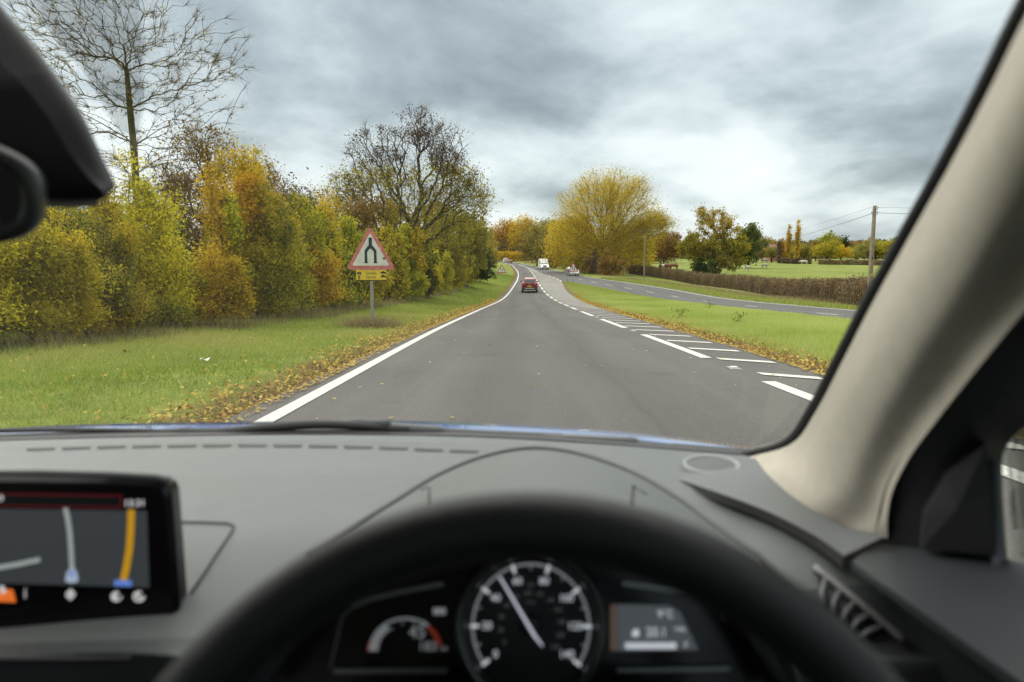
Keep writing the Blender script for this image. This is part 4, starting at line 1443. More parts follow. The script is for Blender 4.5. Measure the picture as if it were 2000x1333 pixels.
# ------------------------------------------------------------------ vehicles
CGLASS = pmat('car glass', (.035, .05, .055), .15, var=.1, spec=.35)
TYRE = pmat('tyre', (.02, .02, .02), .8)
ALLOY = pmat('alloy rim', (.42, .42, .43), .35, .7)
PLASTIC = pmat('black bumper plastic', (.03, .03, .032), .6)
TAIL = pmat('tail lamp', (.42, .02, .02), .2, var=.2)
LAMP = pmat('headlamp glass', (.78, .78, .76), .15)
LIT = pmat('lit headlamp', (.9, .9, .85), .2, emit=(1, .95, .8), estr=1.6)
PLATEY = pmat('yellow number plate', (.75, .52, .02), .4)
PLATEW = pmat('white number plate', (.75, .75, .72), .4)
CHROME = pmat('chrome', (.7, .7, .7), .15, 1.0)


def vehicle(name, label, loc, heading, st, paint, front_y, rear_y, wheel_y, wr, hood_i, roof_i, rear_i, tail_i, face, lit=False, van=False, pale=False, roof_mat=None):
    """st: stations (y, halfwidth, zbottom, zbelt, roof halfwidth, zroof) from the front (y small) to the rear; heading 0 = facing -y (towards us)"""
    r = empty(name, loc, heading)
    tag(r, label, 'van' if van else 'car')
    rows = []
    for (y, hw, zb, zt, rw, zr_) in st:
        half = [(hw * .80, zb), (hw * .97, zb + .10), (hw, zb + (zt - zb) * .5), (hw * .985, zt - .04), (hw * .95, zt), (rw + .02, max(zt + .01, zr_ - .10)), (rw * .94, zr_ - .03), (rw * .6, zr_)]
        rows.append([(x_, y, z_) for x_, z_ in half] + [(-x_, y, z_) for x_, z_ in half[::-1]])
    mb = MB()
    mb.grid(rows)
    m = len(rows[0])
    mb.f.append(tuple(range(m))[::-1])
    mb.f.append(tuple((len(rows) - 1) * m + j for j in range(m)))
    body = mb.build('body', paint, r, True, 35)

    def pane(nm, ia, ib, wa=.90, wb=.88, za=.02, zb_=-.05):
        (y0, h0, b0, t0, r0, z0), (y1, h1, b1, t1, r1, z1) = st[ia], st[ib]
        a, b = Vector((0, y0, z0 + za)), Vector((0, y1, z1 + zb_))
        nrm = (b - a).cross(Vector((1, 0, 0))).normalized()
        if nrm.z < 0:
            nrm = -nrm
        o = nrm * .02
        vs = [a + Vector((-r0 * wa, 0, 0)) + o, a + Vector((r0 * wa, 0, 0)) + o, b + Vector((r1 * wb, 0, 0)) + o, b + Vector((-r1 * wb, 0, 0)) + o]
        vs += [v - o * 1.5 for v in vs]
        MB().add(vs, [(0, 1, 2, 3), (4, 7, 6, 5), (0, 4, 5, 1), (1, 5, 6, 2), (2, 6, 7, 3), (3, 7, 4, 0)]).build(nm, CGLASS, r)
    pane('windscreen', hood_i, roof_i)
    if not van:
        pane('rear_window', tail_i, rear_i)
    # side windows
    zt = st[roof_i][3]
    for s in (-1, 1):
        spans = [(st[roof_i][0] - .25, st[roof_i][0] + .85)] + ([] if van else [(st[roof_i][0] + .92, st[rear_i][0] - .05)])
        for y0, y1 in spans:
            hw, rw, zr_ = st[roof_i][1], st[roof_i][4], st[roof_i][5]
            xb, xt = hw * .95 + .008, rw + .035
            zt2 = zr_ - .13
            a = [(xb, y0, zt + .03), (xb, y1, zt + .03), (xt, y1, zt2), (xt, y0 + .30, zt2)]
            vs = [(s * x_, y_, z_) for x_, y_, z_ in a] + [(s * (x_ - .02), y_, z_) for x_, y_, z_ in a]
            MB().add(vs, [(0, 1, 2, 3), (4, 7, 6, 5), (0, 4, 5, 1), (1, 5, 6, 2), (2, 6, 7, 3), (3, 7, 4, 0)]).build('side_window', CGLASS, r)
        hw = st[roof_i][1]
        MB().box((s * (hw + .10), st[hood_i][0] + .35, zt + .06), (.2, .12, .15), None, .04).build('wing_mirror', paint if not van else PLASTIC, r)
        for wy in wheel_y:
            M = Matrix.Translation((s * (hw - .10), wy, wr)) @ Matrix.Rotation(R_(90), 4, 'Y')
            ty = MB().lathe([(wr * .6, -.1), (wr * .93, -.11), (wr, -.07), (wr, .07), (wr * .93, .11), (wr * .6, .1)], 24, M).build('wheel', TYRE, r, True, 40)
            MB().lathe([(0, -.04), (wr * .3, -.03), (wr * .62, -.105), (wr * .62, .105), (wr * .3, .03), (0, .04)], 16, M).build('rim', ALLOY, ty, True, 40)
    hw = st[0][1]
    zb, zt = st[0][2], st[0][3]
    fy, ry = st[0][0], st[-1][0]
    # front
    for s in (-1, 1):
        MB().box((s * hw * .76, fy - .005, zb + (zt - zb) * .74), (hw * .36, .10, (zt - zb) * .26), None, .03).build('headlight', LIT if lit else LAMP, r)
    MB().box((0, fy - .01, zb + (zt - zb) * .70), (hw * .95, .05, (zt - zb) * .17), None, .01).build('grille', PLASTIC, r)
    MB().box((0, fy - .01, zb + (zt - zb) * .16), (hw * 1.6, .08, (zt - zb) * (.30 if not van else .34)), None, .02).build('bumper', PLASTIC, r)
    MB().box((0, fy - .055, zb + (zt - zb) * (.36 if not van else .14)), (.52, .012, .11), None, .003).build('number_plate', PLATEW, r)
    # rear
    hw, zb, zt = st[-1][1], st[-1][2], st[-1][3]
    for s in (-1, 1):
        MB().box((s * hw * .80, ry - .01, zt - .13 if not van else zb + .5), (hw * .34 if not van else .14, .10, .17 if not van else .5), None, .03).build('tail_light', TAIL, r)
    MB().box((0, ry + .005, zb + .10), (hw * 1.66, .10, .22), None, .03).build('rear_bumper', PLASTIC, r)
    MB().box((0, ry + .012, zb + .14), (hw * 1.3, .10, .035), None, .01).build('bumper_strip', CHROME, r)
    MB().box((0, ry + .02, zt - .30), (.52, .014, .12), None, .003).build('number_plate', PLATEY, r)
    MB().lathe([(0, .0), (.06, 0), (.06, .012), (0, .016)], 16, Matrix.Translation((0, ry + .008, zt - .11)) @ Matrix.Rotation(R_(-90), 4, 'X')).build('badge', CHROME, r)
    return r


HATCH = [(0.0, .72, .26, .62, .60, .64), (.12, .84, .22, .72, .68, .74), (.75, .89, .20, .88, .74, .92), (1.10, .90, .20, .95, .76, .99), (1.85, .90, .20, .97, .62, 1.44), (2.6, .90, .20, .98, .62, 1.50),
         (3.5, .90, .20, 1.00, .60, 1.47), (3.92, .89, .22, 1.00, .58, 1.38), (4.22, .87, .24, .99, .66, 1.02), (4.30, .84, .30, .93, .64, .95)]
VANST = [(0.0, .86, .30, 1.02, .74, 1.06), (.15, .95, .28, 1.16, .82, 1.20), (.75, .98, .28, 1.30, .84, 1.34), (1.35, .99, .28, 1.34, .80, 2.18), (1.75, .99, .28, 1.36, .82, 2.42), (3.5, .99, .28, 1.36, .84, 2.50), (5.4, .98, .30, 1.36, .84, 2.48), (5.5, .95, .34, 1.34, .80, 2.38)]
PRED = pmat('dark red car paint', (.21, .012, .022), .3, .1, var=.06, coat=.6)
PWHITE = pmat('white car paint', (.72, .73, .72), .35, 0, var=.04, coat=.4)
PORANGE = pmat('orange brown car paint', (.42, .10, .035), .35, .1, coat=.5)


def on_road(x, y, ahead=-1):
    """location with wheels on the road; the vehicle's own y axis points away"""
    return (x, y, float(ZR(y)) + .004)


def place(o, slope_y, L_):
    s = math.atan((float(ZR(slope_y + L_)) - float(ZR(slope_y))) / L_)
    o.rotation_mode = 'XYZ'
    o.rotation_euler.x = s if abs(o.rotation_euler.z) < 1.6 else -s


# the red car ahead: its rear faces us, so it is turned by 180 degrees
yr = 76.0
c = vehicle('hatchback_car', 'dark red hatchback driving ahead in our lane, seen from behind', on_road(px_x(1035.5, yr), yr + 4.3), math.pi - R_(1.0), HATCH, PRED, 0, 4.3, (.85, 3.45), .32, 3, 4, 7, 8, 'rear')
place(c, yr, 4.3)
c.scale = (1, 1, 1.13)
yv = 157.0
c = vehicle('delivery_van', 'white high-roofed van with lit headlamps coming towards us', on_road(px_x(1063.5, yv), yv), R_(5), VANST, PWHITE, 0, 5.5, (1.0, 4.4), .34, 2, 4, 5, 6, 'front', True, True)
place(c, yv, 5.5)
yw = 118.0
c = vehicle('saloon_car', 'white car coming towards us, half hidden behind the island sign', on_road(px_x(1120.5, yw), yw), R_(5.5), HATCH, PWHITE, 0, 4.3, (.85, 3.45), .32, 3, 4, 7, 8, 'front')
place(c, yw, 4.3)
yf = 312.0
c = vehicle('delivery_van', 'tiny far white van driving away at the bend', on_road(px_x(985, yf), yf + 5.5), math.pi + R_(9), VANST, PWHITE, 0, 5.5, (1.0, 4.4), .34, 2, 4, 5, 6, 'rear', False, True)
c.scale = (.92, .95, .85)
yo = 284.0
c = vehicle('hatchback_car', 'tiny far orange brown car driving away behind the smallest sign', on_road(px_x(995, yo), yo + 4.3), math.pi + R_(6), HATCH, PORANGE, 0, 4.3, (.85, 3.45), .32, 3, 4, 7, 8, 'rear')

# ------------------------------------------------------------------ cattle
CW = pmat('cream cow hide', (.62, .55, .44), .8, var=.15, scale=2)
CB = pmat('brown cow hide', (.20, .075, .035), .8, var=.3, scale=2)
CK = pmat('black cow hide', (.03, .027, .025), .8, var=.3, scale=2)
CG = pmat('grey cow hide', (.34, .32, .31), .8, var=.3, scale=2)


def cow_proto():
    J = [((0, 0, 1.12), .30), ((.45, 0, 1.14), .33), ((.85, 0, 1.13), .30), ((-.45, 0, 1.13), .32), ((-.80, 0, 1.16), .26), ((1.12, 0, 1.22), .20), ((1.36, 0, 1.20), .15), ((1.58, 0, 1.05), .13), ((1.78, 0, .92), .09),
         ((-1.0, 0, 1.20), .05), ((-1.08, 0, .95), .03), ((-1.1, 0, .62), .05)]
    E = [(0, 1), (1, 2), (0, 3), (3, 4), (2, 5), (5, 6), (6, 7), (7, 8), (4, 9), (9, 10), (10, 11)]
    for s in (-1, 1):
        b = len(J)
        J += [((.75, s * .17, .82), .13), ((.74, s * .18, .48), .075), ((.77, s * .18, .24), .055), ((.78, s * .18, .03), .065)]
        E += [(2, b), (b, b + 1), (b + 1, b + 2), (b + 2, b + 3)]
        b = len(J)
        J += [((-.72, s * .18, .85), .16), ((-.66, s * .19, .62), .10), ((-.86, s * .19, .40), .06), ((-.82, s * .19, .20), .05), ((-.80, s * .19, .03), .065)]
        E += [(4, b), (b, b + 1), (b + 1, b + 2), (b + 2, b + 3), (b + 3, b + 4)]
        b = len(J)
        J += [((1.44, s * .20, 1.22), .05)]
        E += [(6, b)]
    me = bpy.data.meshes.new('cow')
    me.from_pydata([j[0] for j in J], E, [])
    o = bpy.data.objects.new('cow', me)
    COL.objects.link(o)
    sk = o.modifiers.new('s', 'SKIN')
    for v, j in zip(me.skin_vertices[0].data, J):
        v.radius = (j[1] * 1.3, j[1] * 1.3)
    me.skin_vertices[0].data[0].use_root = True
    ss = o.modifiers.new('u', 'SUBSURF')
    ss.levels = ss.render_levels = 1
    dg = bpy.context.evaluated_depsgraph_get()
    m2 = bpy.data.meshes.new_from_object(o.evaluated_get(dg))
    m2.name = 'cow'
    bpy.data.objects.remove(o)
    m2.polygons.foreach_set('use_smooth', [True] * len(m2.polygons))
    m2.materials.clear()
    m2.materials.append(CW)
    return m2


cow_me = cow_proto()
for i, (px, y, m, rz, sc, lab) in enumerate([
    (1487, 165, CW, 10, .75, 'white cow standing in the field right of the oak'),
    (1563, 205, CW, 170, .9, 'cream cow grazing in front of the far field hedge'),
    (1451, 150, CW, 20, .8, 'pale cow close beside the right side of the oak'),
    (1452, 200, CB, 200, .9, 'brown cow far behind the oak on its right'),
    (1241, 205, CW, 90, 1.0, 'white cow left of the distant telegraph pole'),
    (1286, 150, CK, 80, .9, 'black and dark cow leftmost of the group behind the clipped hedge'),
    (1293, 152, CW, 60, .9, 'white cow in the group behind the clipped hedge'),
    (1300, 150, CB, 100, 1.0, 'reddish brown cow in the middle of the group behind the hedge'),
    (1312, 152, CB, 190, .95, 'reddish brown cow rightmost of the group behind the hedge'),
    (1487, 235, CG, 185, 1.0, 'grey cow farther away above the white one'),
]):
    o = bpy.data.objects.new('cow', cow_me)
    COL.objects.link(o)
    xx = px_x(px, y)
    o.location = (xx, y, Hs(xx, y) - .02)
    o.rotation_euler.z = R_(rz)
    o.scale = (sc,) * 3
    o.material_slots[0].link = 'OBJECT'
    o.material_slots[0].material = m
    tag(o, lab, 'cow', 'cattle in the field')

# farmhouse roofs glimpsed behind the far trees
BRICK = pmat('red brick', (.30, .13, .085), .9, var=.2, scale=3)
TILES = pmat('roof tiles', (.22, .12, .085), .9, var=.2, scale=2)
xx, yy = px_x(1506, 290), 290
hb = empty('brick_house', (xx, yy, Hs(xx, yy)))
tag(hb, 'red brick house half hidden by trees left of the poplars', 'house')
MB().box((0, 0, 2.2), (7, 8, 4.4)).build('wall', BRICK, hb)
MB().add([(-3.9, -4.3, 4.4), (3.9, -4.3, 4.4), (3.9, 4.3, 4.4), (-3.9, 4.3, 4.4), (-3.9, 0, 7.2), (3.9, 0, 7.2)], [(0, 1, 5, 4), (2, 3, 4, 5), (0, 4, 3), (1, 2, 5), (0, 3, 2, 1)]).build('roof', TILES, hb)
MB().box((2.4, 0, 7.6), (.9, .9, 1.8)).build('chimney', BRICK, hb)
for q in (-1.8, 1.8):
    MB().box((q, -4.01, 2.6), (1.2, .06, 1.2)).build('window', CGLASS, hb)

# ------------------------------------------------------------------ grass, dry stalks and fallen leaves


def blades(name, X, Y, hgt, wid, rnd, mat, label, cat, rng, lean=.45):
    n = len(X)
    Z = H(X, Y) - .01
    B = np.stack([X, Y, Z], 1)
    a = rng.uniform(0, 2 * math.pi, n)
    s = np.stack([np.cos(a), np.sin(a), np.zeros(n)], 1) * wid[:, None]
    l = np.stack([rng.normal(size=n) * lean, rng.normal(size=n) * lean, np.ones(n)], 1) * hgt[:, None]
    V = np.stack([B - s, B + s, B + l], 1).reshape(-1, 3)
    o = np_mesh(name, V, np.arange(3 * n).reshape(-1, 3), LEAF[mat], None, False, {'rnd': rnd})
    tag(o, label, cat, None, 'stuff')


rng = np.random.default_rng(77)
# left verge
n = 230000
Y = -1 + (rng.uniform(size=n) ** 1.35) * 50
u = rng.uniform(size=n) ** .85
X = LE(Y) - .48 - u * 8.7
keep = ~((u < .08) & (rng.uniform(size=n) < .45))
X, Y, u = X[keep], Y[keep], u[keep]
n = len(X)
pn = .5 + .5 * np.sin(X * .9 + 2 * np.sin(Y * .5)) * np.sin(Y * .7 + X * .3)
pq = .5 + .5 * np.sin(X * .37 + Y * .21 + 1.4 * np.sin(X * .8)) * np.sin(Y * .33 - X * .5)
rnd = np.clip(rng.uniform(size=n) * .42 + .30 * pn + .34 * pq - .05 + .3 * (rng.uniform(size=n) < .08), 0, 1)
hg = (.045 + .05 * rng.uniform(size=n)) * (1 + 1.3 * sst((u - .72) / .2)) * (1 + .5 * pn)
blades('grass', X, Y, hg, .004 + .0045 * rng.uniform(size=n) + Y * .00012, rnd, 'grass', 'mown green grass of the left verge', 'grass', rng)
# island
n = 210000
Y = -1 + (rng.uniform(size=n) ** 1.3) * 66
f = rng.uniform(size=n)
X = IL(Y) + .25 + f * (IR(Y) - IL(Y) - .4)
pn = .5 + .5 * np.sin(X * 1.1 + 1.5 * np.sin(Y * .6)) * np.sin(Y * .9 + X * .4)
pq = .5 + .5 * np.sin(X * .5 + Y * .17 + 1.2 * np.sin(X * .9)) * np.sin(Y * .28 - X * .4)
rnd = np.clip(rng.uniform(size=n) * .42 + .28 * pn + .32 * pq - .02 + .25 * (rng.uniform(size=n) < .05), 0, 1)
blades('grass', X, Y, (.05 + .07 * rng.uniform(size=n)) * (1 + .8 * pn), .004 + .0045 * rng.uniform(size=n) + Y * .00012, rnd, 'island', 'lush pale green grass of the central island', 'grass', rng)
# coarser tufts farther along
n = 42000
Y = 44 + rng.uniform(size=n) * 75
X = LE(Y) - .6 - rng.uniform(size=n) * 6.5
rnd = np.clip(rng.uniform(size=n) * .6 + .25 * (.5 + .5 * np.sin(X * .6 + Y * .11)), 0, 1)
blades('grass', X, Y, .07 + .08 * rng.uniform(size=n), .018 + .010 * rng.uniform(size=n), rnd, 'grass', 'distant green grass of the left verge', 'grass', rng)
n = 42000
Y = 58 + rng.uniform(size=n) ** 1.2 * 40
f = rng.uniform(size=n)
X = IL(Y) + .3 + f * (IR(Y) - IL(Y) - .5)
rnd = np.clip(rng.uniform(size=n) * .6 + .25 * (.5 + .5 * np.sin(X * .7 + Y * .13)), 0, 1)
blades('grass', X, Y, .08 + .09 * rng.uniform(size=n), .018 + .010 * rng.uniform(size=n), rnd, 'island', 'grass at the far tip of the central island', 'grass', rng)
# right verge
n = 60000
Y = 20 + rng.uniform(size=n) * 90
X = RE(Y) + .5 + rng.uniform(size=n) * 4.5
blades('grass', X, Y, .10 + .12 * rng.uniform(size=n), .012 + Y * .0002 + .0 * X, rng.uniform(size=n), 'grass', 'rough grass strip below the clipped hedge', 'grass', rng)
# dry stalks under the thicket and round the sign post
n = 15000
Y = 8 + rng.uniform(size=n) ** 1.1 * 60
X = np.interp(Y, [6, 10, 13, 16, 20, 24, 28, 33, 38, 45, 55, 66, 78], [-7.6, -7.5, -7.5, -7.2, -6.7, -6.4, -6.3, -6.2, -6.2, -6.2, -6.0, -5.6, -5.0]) - rng.uniform(size=n) ** 1.6 * 1.6 + rng.normal(size=n) * .12
cl = (np.sin(Y * 1.7) * np.sin(Y * .61 + 1) > .0) | (rng.uniform(size=n) < .22)
X, Y = X[cl], Y[cl]
n = len(X)
blades('dry_grass', X, Y, .12 + .34 * rng.uniform(size=n) ** 1.5, .005 + Y * .00012, rng.uniform(size=n), 'dry', 'tall straw coloured dead grass along the foot of the thicket', 'dry grass', rng, .3)
n = 2600
sx, sy = px_x(728, 19.5), 19.5
X = sx + rng.normal(size=n) * .42
Y = sy + rng.normal(size=n) * .30 + .05
blades('dry_grass', X, Y, .14 + .30 * rng.uniform(size=n), .005 + 0 * X, rng.uniform(size=n), 'dry', 'tuft of straw coloured grass around the merge sign post', 'dry grass', rng, .5)
n = 9000
Y = 28 + rng.uniform(size=n) * 80
X = RE(Y) + 3.2 + rng.normal(size=n) * .5 + .02 * (Y - 40)
blades('dry_grass', X, Y, .2 + .3 * rng.uniform(size=n), .014 + 0 * X, rng.uniform(size=n), 'dry', 'straw coloured grass edge in front of the clipped hedge', 'dry grass', rng, .3)

# fallen leaves
def litter():
    rng = np.random.default_rng(5)
    xs, ys, ss = [], [], []
    n = 10500
    Y = .5 + rng.uniform(size=n) ** 1.5 * 60
    pk = .55 + .45 * np.sin(Y * 1.3 + np.sin(Y * .47) * 2)
    X = LE(Y) - .20 - np.abs(rng.normal(size=n)) * (.22 + .30 * pk)
    xs.append(X); ys.append(Y)
    n = 15500
    Y = .5 + rng.uniform(size=n) ** 1.6 * 70
    pk = .5 + .5 * np.sin(Y * 1.1 + np.sin(Y * .37) * 2)
    X = IL(Y) - .12 + np.abs(rng.normal(size=n)) * (.25 + .5 * pk)
    xs.append(X); ys.append(Y)
    n = 260
    Y = 4 + rng.uniform(size=n) ** 1.4 * 50
    X = LE(Y) + rng.uniform(size=n) ** 1.8 * 7 * np.where(rng.uniform(size=n) < .5, 1, .3)
    X = np.where(rng.uniform(size=n) < .5, IL(Y) - rng.uniform(size=n) ** 2 * 2.0, X)
    xs.append(X); ys.append(Y)
    n = 1700
    Y = 3.5 + rng.uniform(size=n) ** 1.3 * 45
    X = LE(Y) - 1 - rng.uniform(size=n) * 7
    xs.append(X); ys.append(Y)
    X, Y = np.concatenate(xs), np.concatenate(ys)
    n = len(X)
    onroad = (X > LE(Y) - .40) & (X < IL(Y))
    Z = np.where(onroad, ZR(Y) + .016, H(X, Y) + .02 + .03 * rng.uniform(size=n))
    sz = .009 + .016 * rng.uniform(size=n) ** 1.6 + Y * .00045
    a = rng.uniform(0, 6.28, n)
    tl = np.where(onroad, .12, .5)
    ax = np.stack([np.cos(a), np.sin(a), rng.normal(size=n) * tl], 1)
    bx = np.stack([-np.sin(a), np.cos(a), rng.normal(size=n) * tl], 1)
    C = np.stack([X, Y, Z + sz * tl * .4], 1)
    s = sz[:, None]
    V = np.stack([C - ax * s * 1.2, C - ax * s * .2 + bx * s * .8, C + ax * s * .5 + bx * s * .55, C + ax * s * 1.25, C + ax * s * .5 - bx * s * .55, C - ax * s * .2 - bx * s * .8], 1).reshape(-1, 3)
    V[:, 2] += .006
    o = np_mesh('fallen_leaves', V, np.arange(6 * n).reshape(n, 6), LEAF['litter'], None, False, {'rnd': rng.uniform(size=n)})
    tag(o, 'yellow and brown fallen leaves along the road edges', 'fallen leaves', None, 'stuff')


litter()
# bits on the verge
PAPER = pmat('pale litter', (.7, .7, .68), .8)
x, y = px_x(388, 9.9), 9.9
z = Hs(x, y)
o = MB().grid([[(x + i * .035, y + j * .03, z + .05 + .02 * math.sin(i * 1.7 + j)) for i in range(5)] for j in range(4)]).build('paper_scrap', PAPER, None, True)
tag(o, 'crumpled white paper scrap on the left grass verge', 'litter')
WEED = LEAF['green']
for i, (px, py_d) in enumerate(((1330, 24.5), (1440, 20.5), (1383, 33.0))):
    xx = px_x(px, py_d)
    rng = np.random.default_rng(800 + i)
    r = empty('dock_weed', (xx, py_d, Hs(xx, py_d)))
    tag(r, ['dark broad-leaved weed on the island, nearest the hatched markings', 'low dark weed on the island nearest the pillar', 'upright dark weed at the far side of the island'][i], 'weed', 'weeds in the island grass')
    hh = .3 if i < 2 else .42
    n = 70
    C = np.stack([rng.normal(size=n) * .12, rng.normal(size=n) * .10, .06 + rng.uniform(size=n) * hh], 1)
    crown_mesh('leaves', C, .022 * rng.uniform(.6, 1.4, n), rng.uniform(size=n), WEED, r, rng, 0, 1.8)
    MB().tube([(0, 0, 0), (.02, 0, hh)], [.012, .006], 5).build('stem', BARKD, r)

# ------------------------------------------------------------------ our own car, seen from the driver's seat
# car frame: x right from the car's centre line, y forward from the camera, z up from the road
OFF = Vector((.37, 0, CAM_H))
CARM = Matrix.Rotation(R_(-2.5), 3, 'X')
CINV = CARM.transposed()
car = empty('driven_car', Vector((0, 0, CAM_H)) - CARM @ OFF)
car.rotation_euler = (R_(-2.5), 0, 0)
tag(car, 'blue car we sit in: grey dashboard, black steering wheel, beige windscreen pillar, dark dials', 'car')


def ray(px, py):
    return (CINV @ (CAMM @ Vector(((px - 1000) / F, -(py - 666.67) / F, -1))))


def P(px, py, y):
    d = ray(px, py)
    return OFF + d * (y / d.y)


def mir(v):
    return Vector((-v.x, v.y, v.z))


class Surf:
    def __init__(s, mb):
        s.t = BVHTree.FromPolygons([Vector(v) for v in mb.v], mb.f)

    def at(s, px, py, lift=.0015):
        d = ray(px, py).normalized()
        h = s.t.ray_cast(OFF, d)
        if h[0] is None:
            return None
        return h[0] - d * lift

    def nrm(s, px, py):
        d = ray(px, py).normalized()
        n = s.t.ray_cast(OFF, d)[1]
        return n if n.dot(d) < 0 else -n


DASH = pmat('grained grey dashboard', (.108, .117, .117), .38, var=.05, scale=30, bump=.5, bscale=700, spec=.5)
DASHD = pmat('dark dashboard plastic', (.022, .0235, .024), .5, var=.08, bump=.25, bscale=900)
DARK = pmat('black cabin plastic', (.016, .016, .017), .55, var=.1)
SEAM = pmat('shadow gap trim', (.05, .05, .05), .8)
WHEEL = pmat('black leather', (.010, .011, .0115), .46, spec=.36, var=.1, bump=.3, bscale=500)
BEIGE = pmat('beige pillar fabric', (.44, .40, .335), .8, var=.05, scale=60, bump=.2, bscale=900)
GLOSS = pmat('piano black trim', (.008, .008, .009), .18, var=.05)
SILVER = pmat('satin silver trim', (.30, .33, .32), .35, .8, var=.05)
BLUE = pmat('blue car paint', (.04, .13, .42), .25, .2, var=.04, coat=1.0)
RUBBER = pmat('window seal rubber', (.012, .012, .013), .6)
WSG = glass_mat('windscreen glass', (.96, .985, .975), .85)
SIDEG = glass_mat('side glass', (.90, .94, .93), .8)


def emat(name, col, s):
    return pmat(name, [c * .2 for c in col], .4, var=.02, emit=col, estr=s * .42)


E_WHITE = emat('lit white markings', (.80, .86, .92), .30)
E_DIM = emat('dimly lit markings', (.55, .60, .62), .13)
E_RED = emat('lit red markings', (.8, .12, .06), .07)
E_ORANGE = emat('lit orange icon', (.95, .20, .03), .35)
E_MAP = emat('map background', (.30, .33, .36), .04)
E_ROADM = emat('map road', (.62, .68, .66), .20)
E_AMBER = emat('map main road', (.95, .50, .02), .21)
E_BLUE = emat('map marker', (.15, .30, .85), .30)
E_BAR = emat('screen title bar', (.02, .02, .022), .02)
E_LCD = emat('pale display', (.36, .41, .45), .07)


# ---- dashboard top
D = MB()
e0 = [(-420, 893, .96), (-200, 872, 1.03), (0, 862, 1.07), (300, 854, 1.10), (600, 850, 1.12), (900, 854, 1.10), (1150, 867, 1.05), (1320, 880, 1.0), (1490, 893, .935)]
rows_px = [
    e0,
    [(a, b + 12, c - .035) for a, b, c in e0[:-1]] + [(1508, 908, .91)],
    [(-420, 917, .905), (-200, 895, .95), (0, 884, .98), (300, 874, 1.01), (600, 872, 1.02), (900, 882, 1.0), (1150, 898, .95), (1330, 910, .905), (1535, 930, .865)],
    [(-420, 970, .80), (-200, 948, .84), (0, 934, .87), (300, 928, .89), (600, 926, .90), (900, 928, .89), (1150, 936, .85), (1350, 950, .81), (1600, 975, .775)],
    [(-420, 987, .765), (-200, 965, .80), (0, 950, .825), (300, 943, .85), (600, 940, .86), (900, 942, .85), (1150, 948, .82), (1350, 962, .79), (1605, 988, .762)],
    [(-420, 1090, .66), (-200, 1066, .68), (0, 1050, .70), (300, 1038, .71), (600, 1032, .71), (900, 1032, .70), (1150, 1034, .69), (1400, 1042, .685), (1660, 1050, .68)],
    [(-420, 1275, .56), (-200, 1262, .57), (0, 1250, .575), (300, 1240, .58), (600, 1230, .60), (900, 1230, .62), (1150, 1230, .62), (1450, 1160, .60), (1770, 1128, .628)],
    [(-420, 1345, .53), (-200, 1325, .53), (0, 1300, .535), (300, 1295, .54), (600, 1320, .60), (900, 1333, .62), (1150, 1333, .62), (1470, 1270, .58), (1900, 1275, .565)],
    [(-420, 1420, .525), (-200, 1400, .53), (0, 1385, .53), (300, 1380, .535), (600, 1420, .6), (900, 1440, .62), (1150, 1440, .62), (1500, 1400, .55), (1980, 1410, .54)],
    [(-420, 2300, .56), (-200, 2300, .56), (0, 2300, .56), (300, 2300, .56), (600, 2300, .6), (900, 2300, .62), (1150, 2300, .62), (1500, 2300, .56), (1860, 2300, .54)],
]
D.surf([[mir(P(*r[-1]))] + [P(*q) for q in r] for r in rows_px], 72, 96)
k_ = 72 * 64
low_f = [f for f in D.f if min(f) >= k_]
up_f = [f for f in D.f if min(f) < k_]
Du, Dl = MB(), MB()
Du.v, Du.f, Dl.v, Dl.f = D.v, up_f, D.v, low_f
dash = Du.build('dashboard', DASH, car, True)
Dl.build('lower_dashboard', pmat('charcoal lower dashboard', (.062, .067, .070), .45, var=.05, bump=.4, bscale=700), car, True)
DS = Surf(D)

# binnacle hood
h0 = [(600, 1085, .655), (680, 1037, .695), (770, 981, .752), (860, 927, .83), (950, 892, .895), (1040, 877, .925), (1130, 888, .895), (1230, 922, .835), (1320, 972, .765), (1400, 1030, .695), (1480, 1085, .64)]
h1 = [(592, 1130, .575), (690, 1066, .60), (780, 1011, .64), (870, 961, .68), (955, 926, .71), (1040, 913, .725), (1130, 923, .71), (1225, 956, .67), (1312, 1006, .63), (1398, 1062, .59), (1500, 1125, .55)]
h2 = [(470, 1330, .455), (655, 1108, .47), (760, 1062, .47), (860, 1034, .47), (950, 1020, .47), (1040, 1015, .47), (1130, 1020, .47), (1230, 1034, .47), (1330, 1064, .47), (1430, 1115, .47), (1560, 1330, .455)]
h3 = [(a, b + 16, c) for a, b, c in h2]
h4 = [(a + (1040 - a) * .05, b + 26, c + .06) for a, b, c in h2]
Hd = MB().surf([[P(*q) for q in r] for r in (h0, h1, h2)], 64, 26)
HS = Surf(Hd)
hood = Hd.build('binnacle_hood', DASH, car, True)
mb = MB().surf([[P(*q) for q in r] for r in (h2, h3)], 64, 4)
mb.surf([[P(*q) for q in r] for r in (h3, h4)], 64, 5)
mb.build('hood_lip', DASHD, hood, True)


def onto(S, pts, lift=.0015):
    return [q for q in (S.at(a, b, lift) for a, b in pts) if q is not None]


sp2 = catmull([P(a, b - 1, c - .006) for a, b, c in h0], 50)
ext_ = onto(DS, [(1508, 1112), (1540, 1142), (1575, 1178)], .002)
mb = MB().tube(sp2 + ext_, .0034, 6)
mb.build('hood_seam', pmat('hood joint', (.10, .102, .10), .7), hood, True)
for pts in ([(822, 958), (838, 952), (838, 985)], [(1234, 985), (1237, 950), (1262, 966)]):
    q = onto(HS, pts)
    if len(q) > 1:
        MB().tube(q, .0013, 5).build('panel_joint', pmat('panel joint', (.06, .06, .06), .8), hood, True)

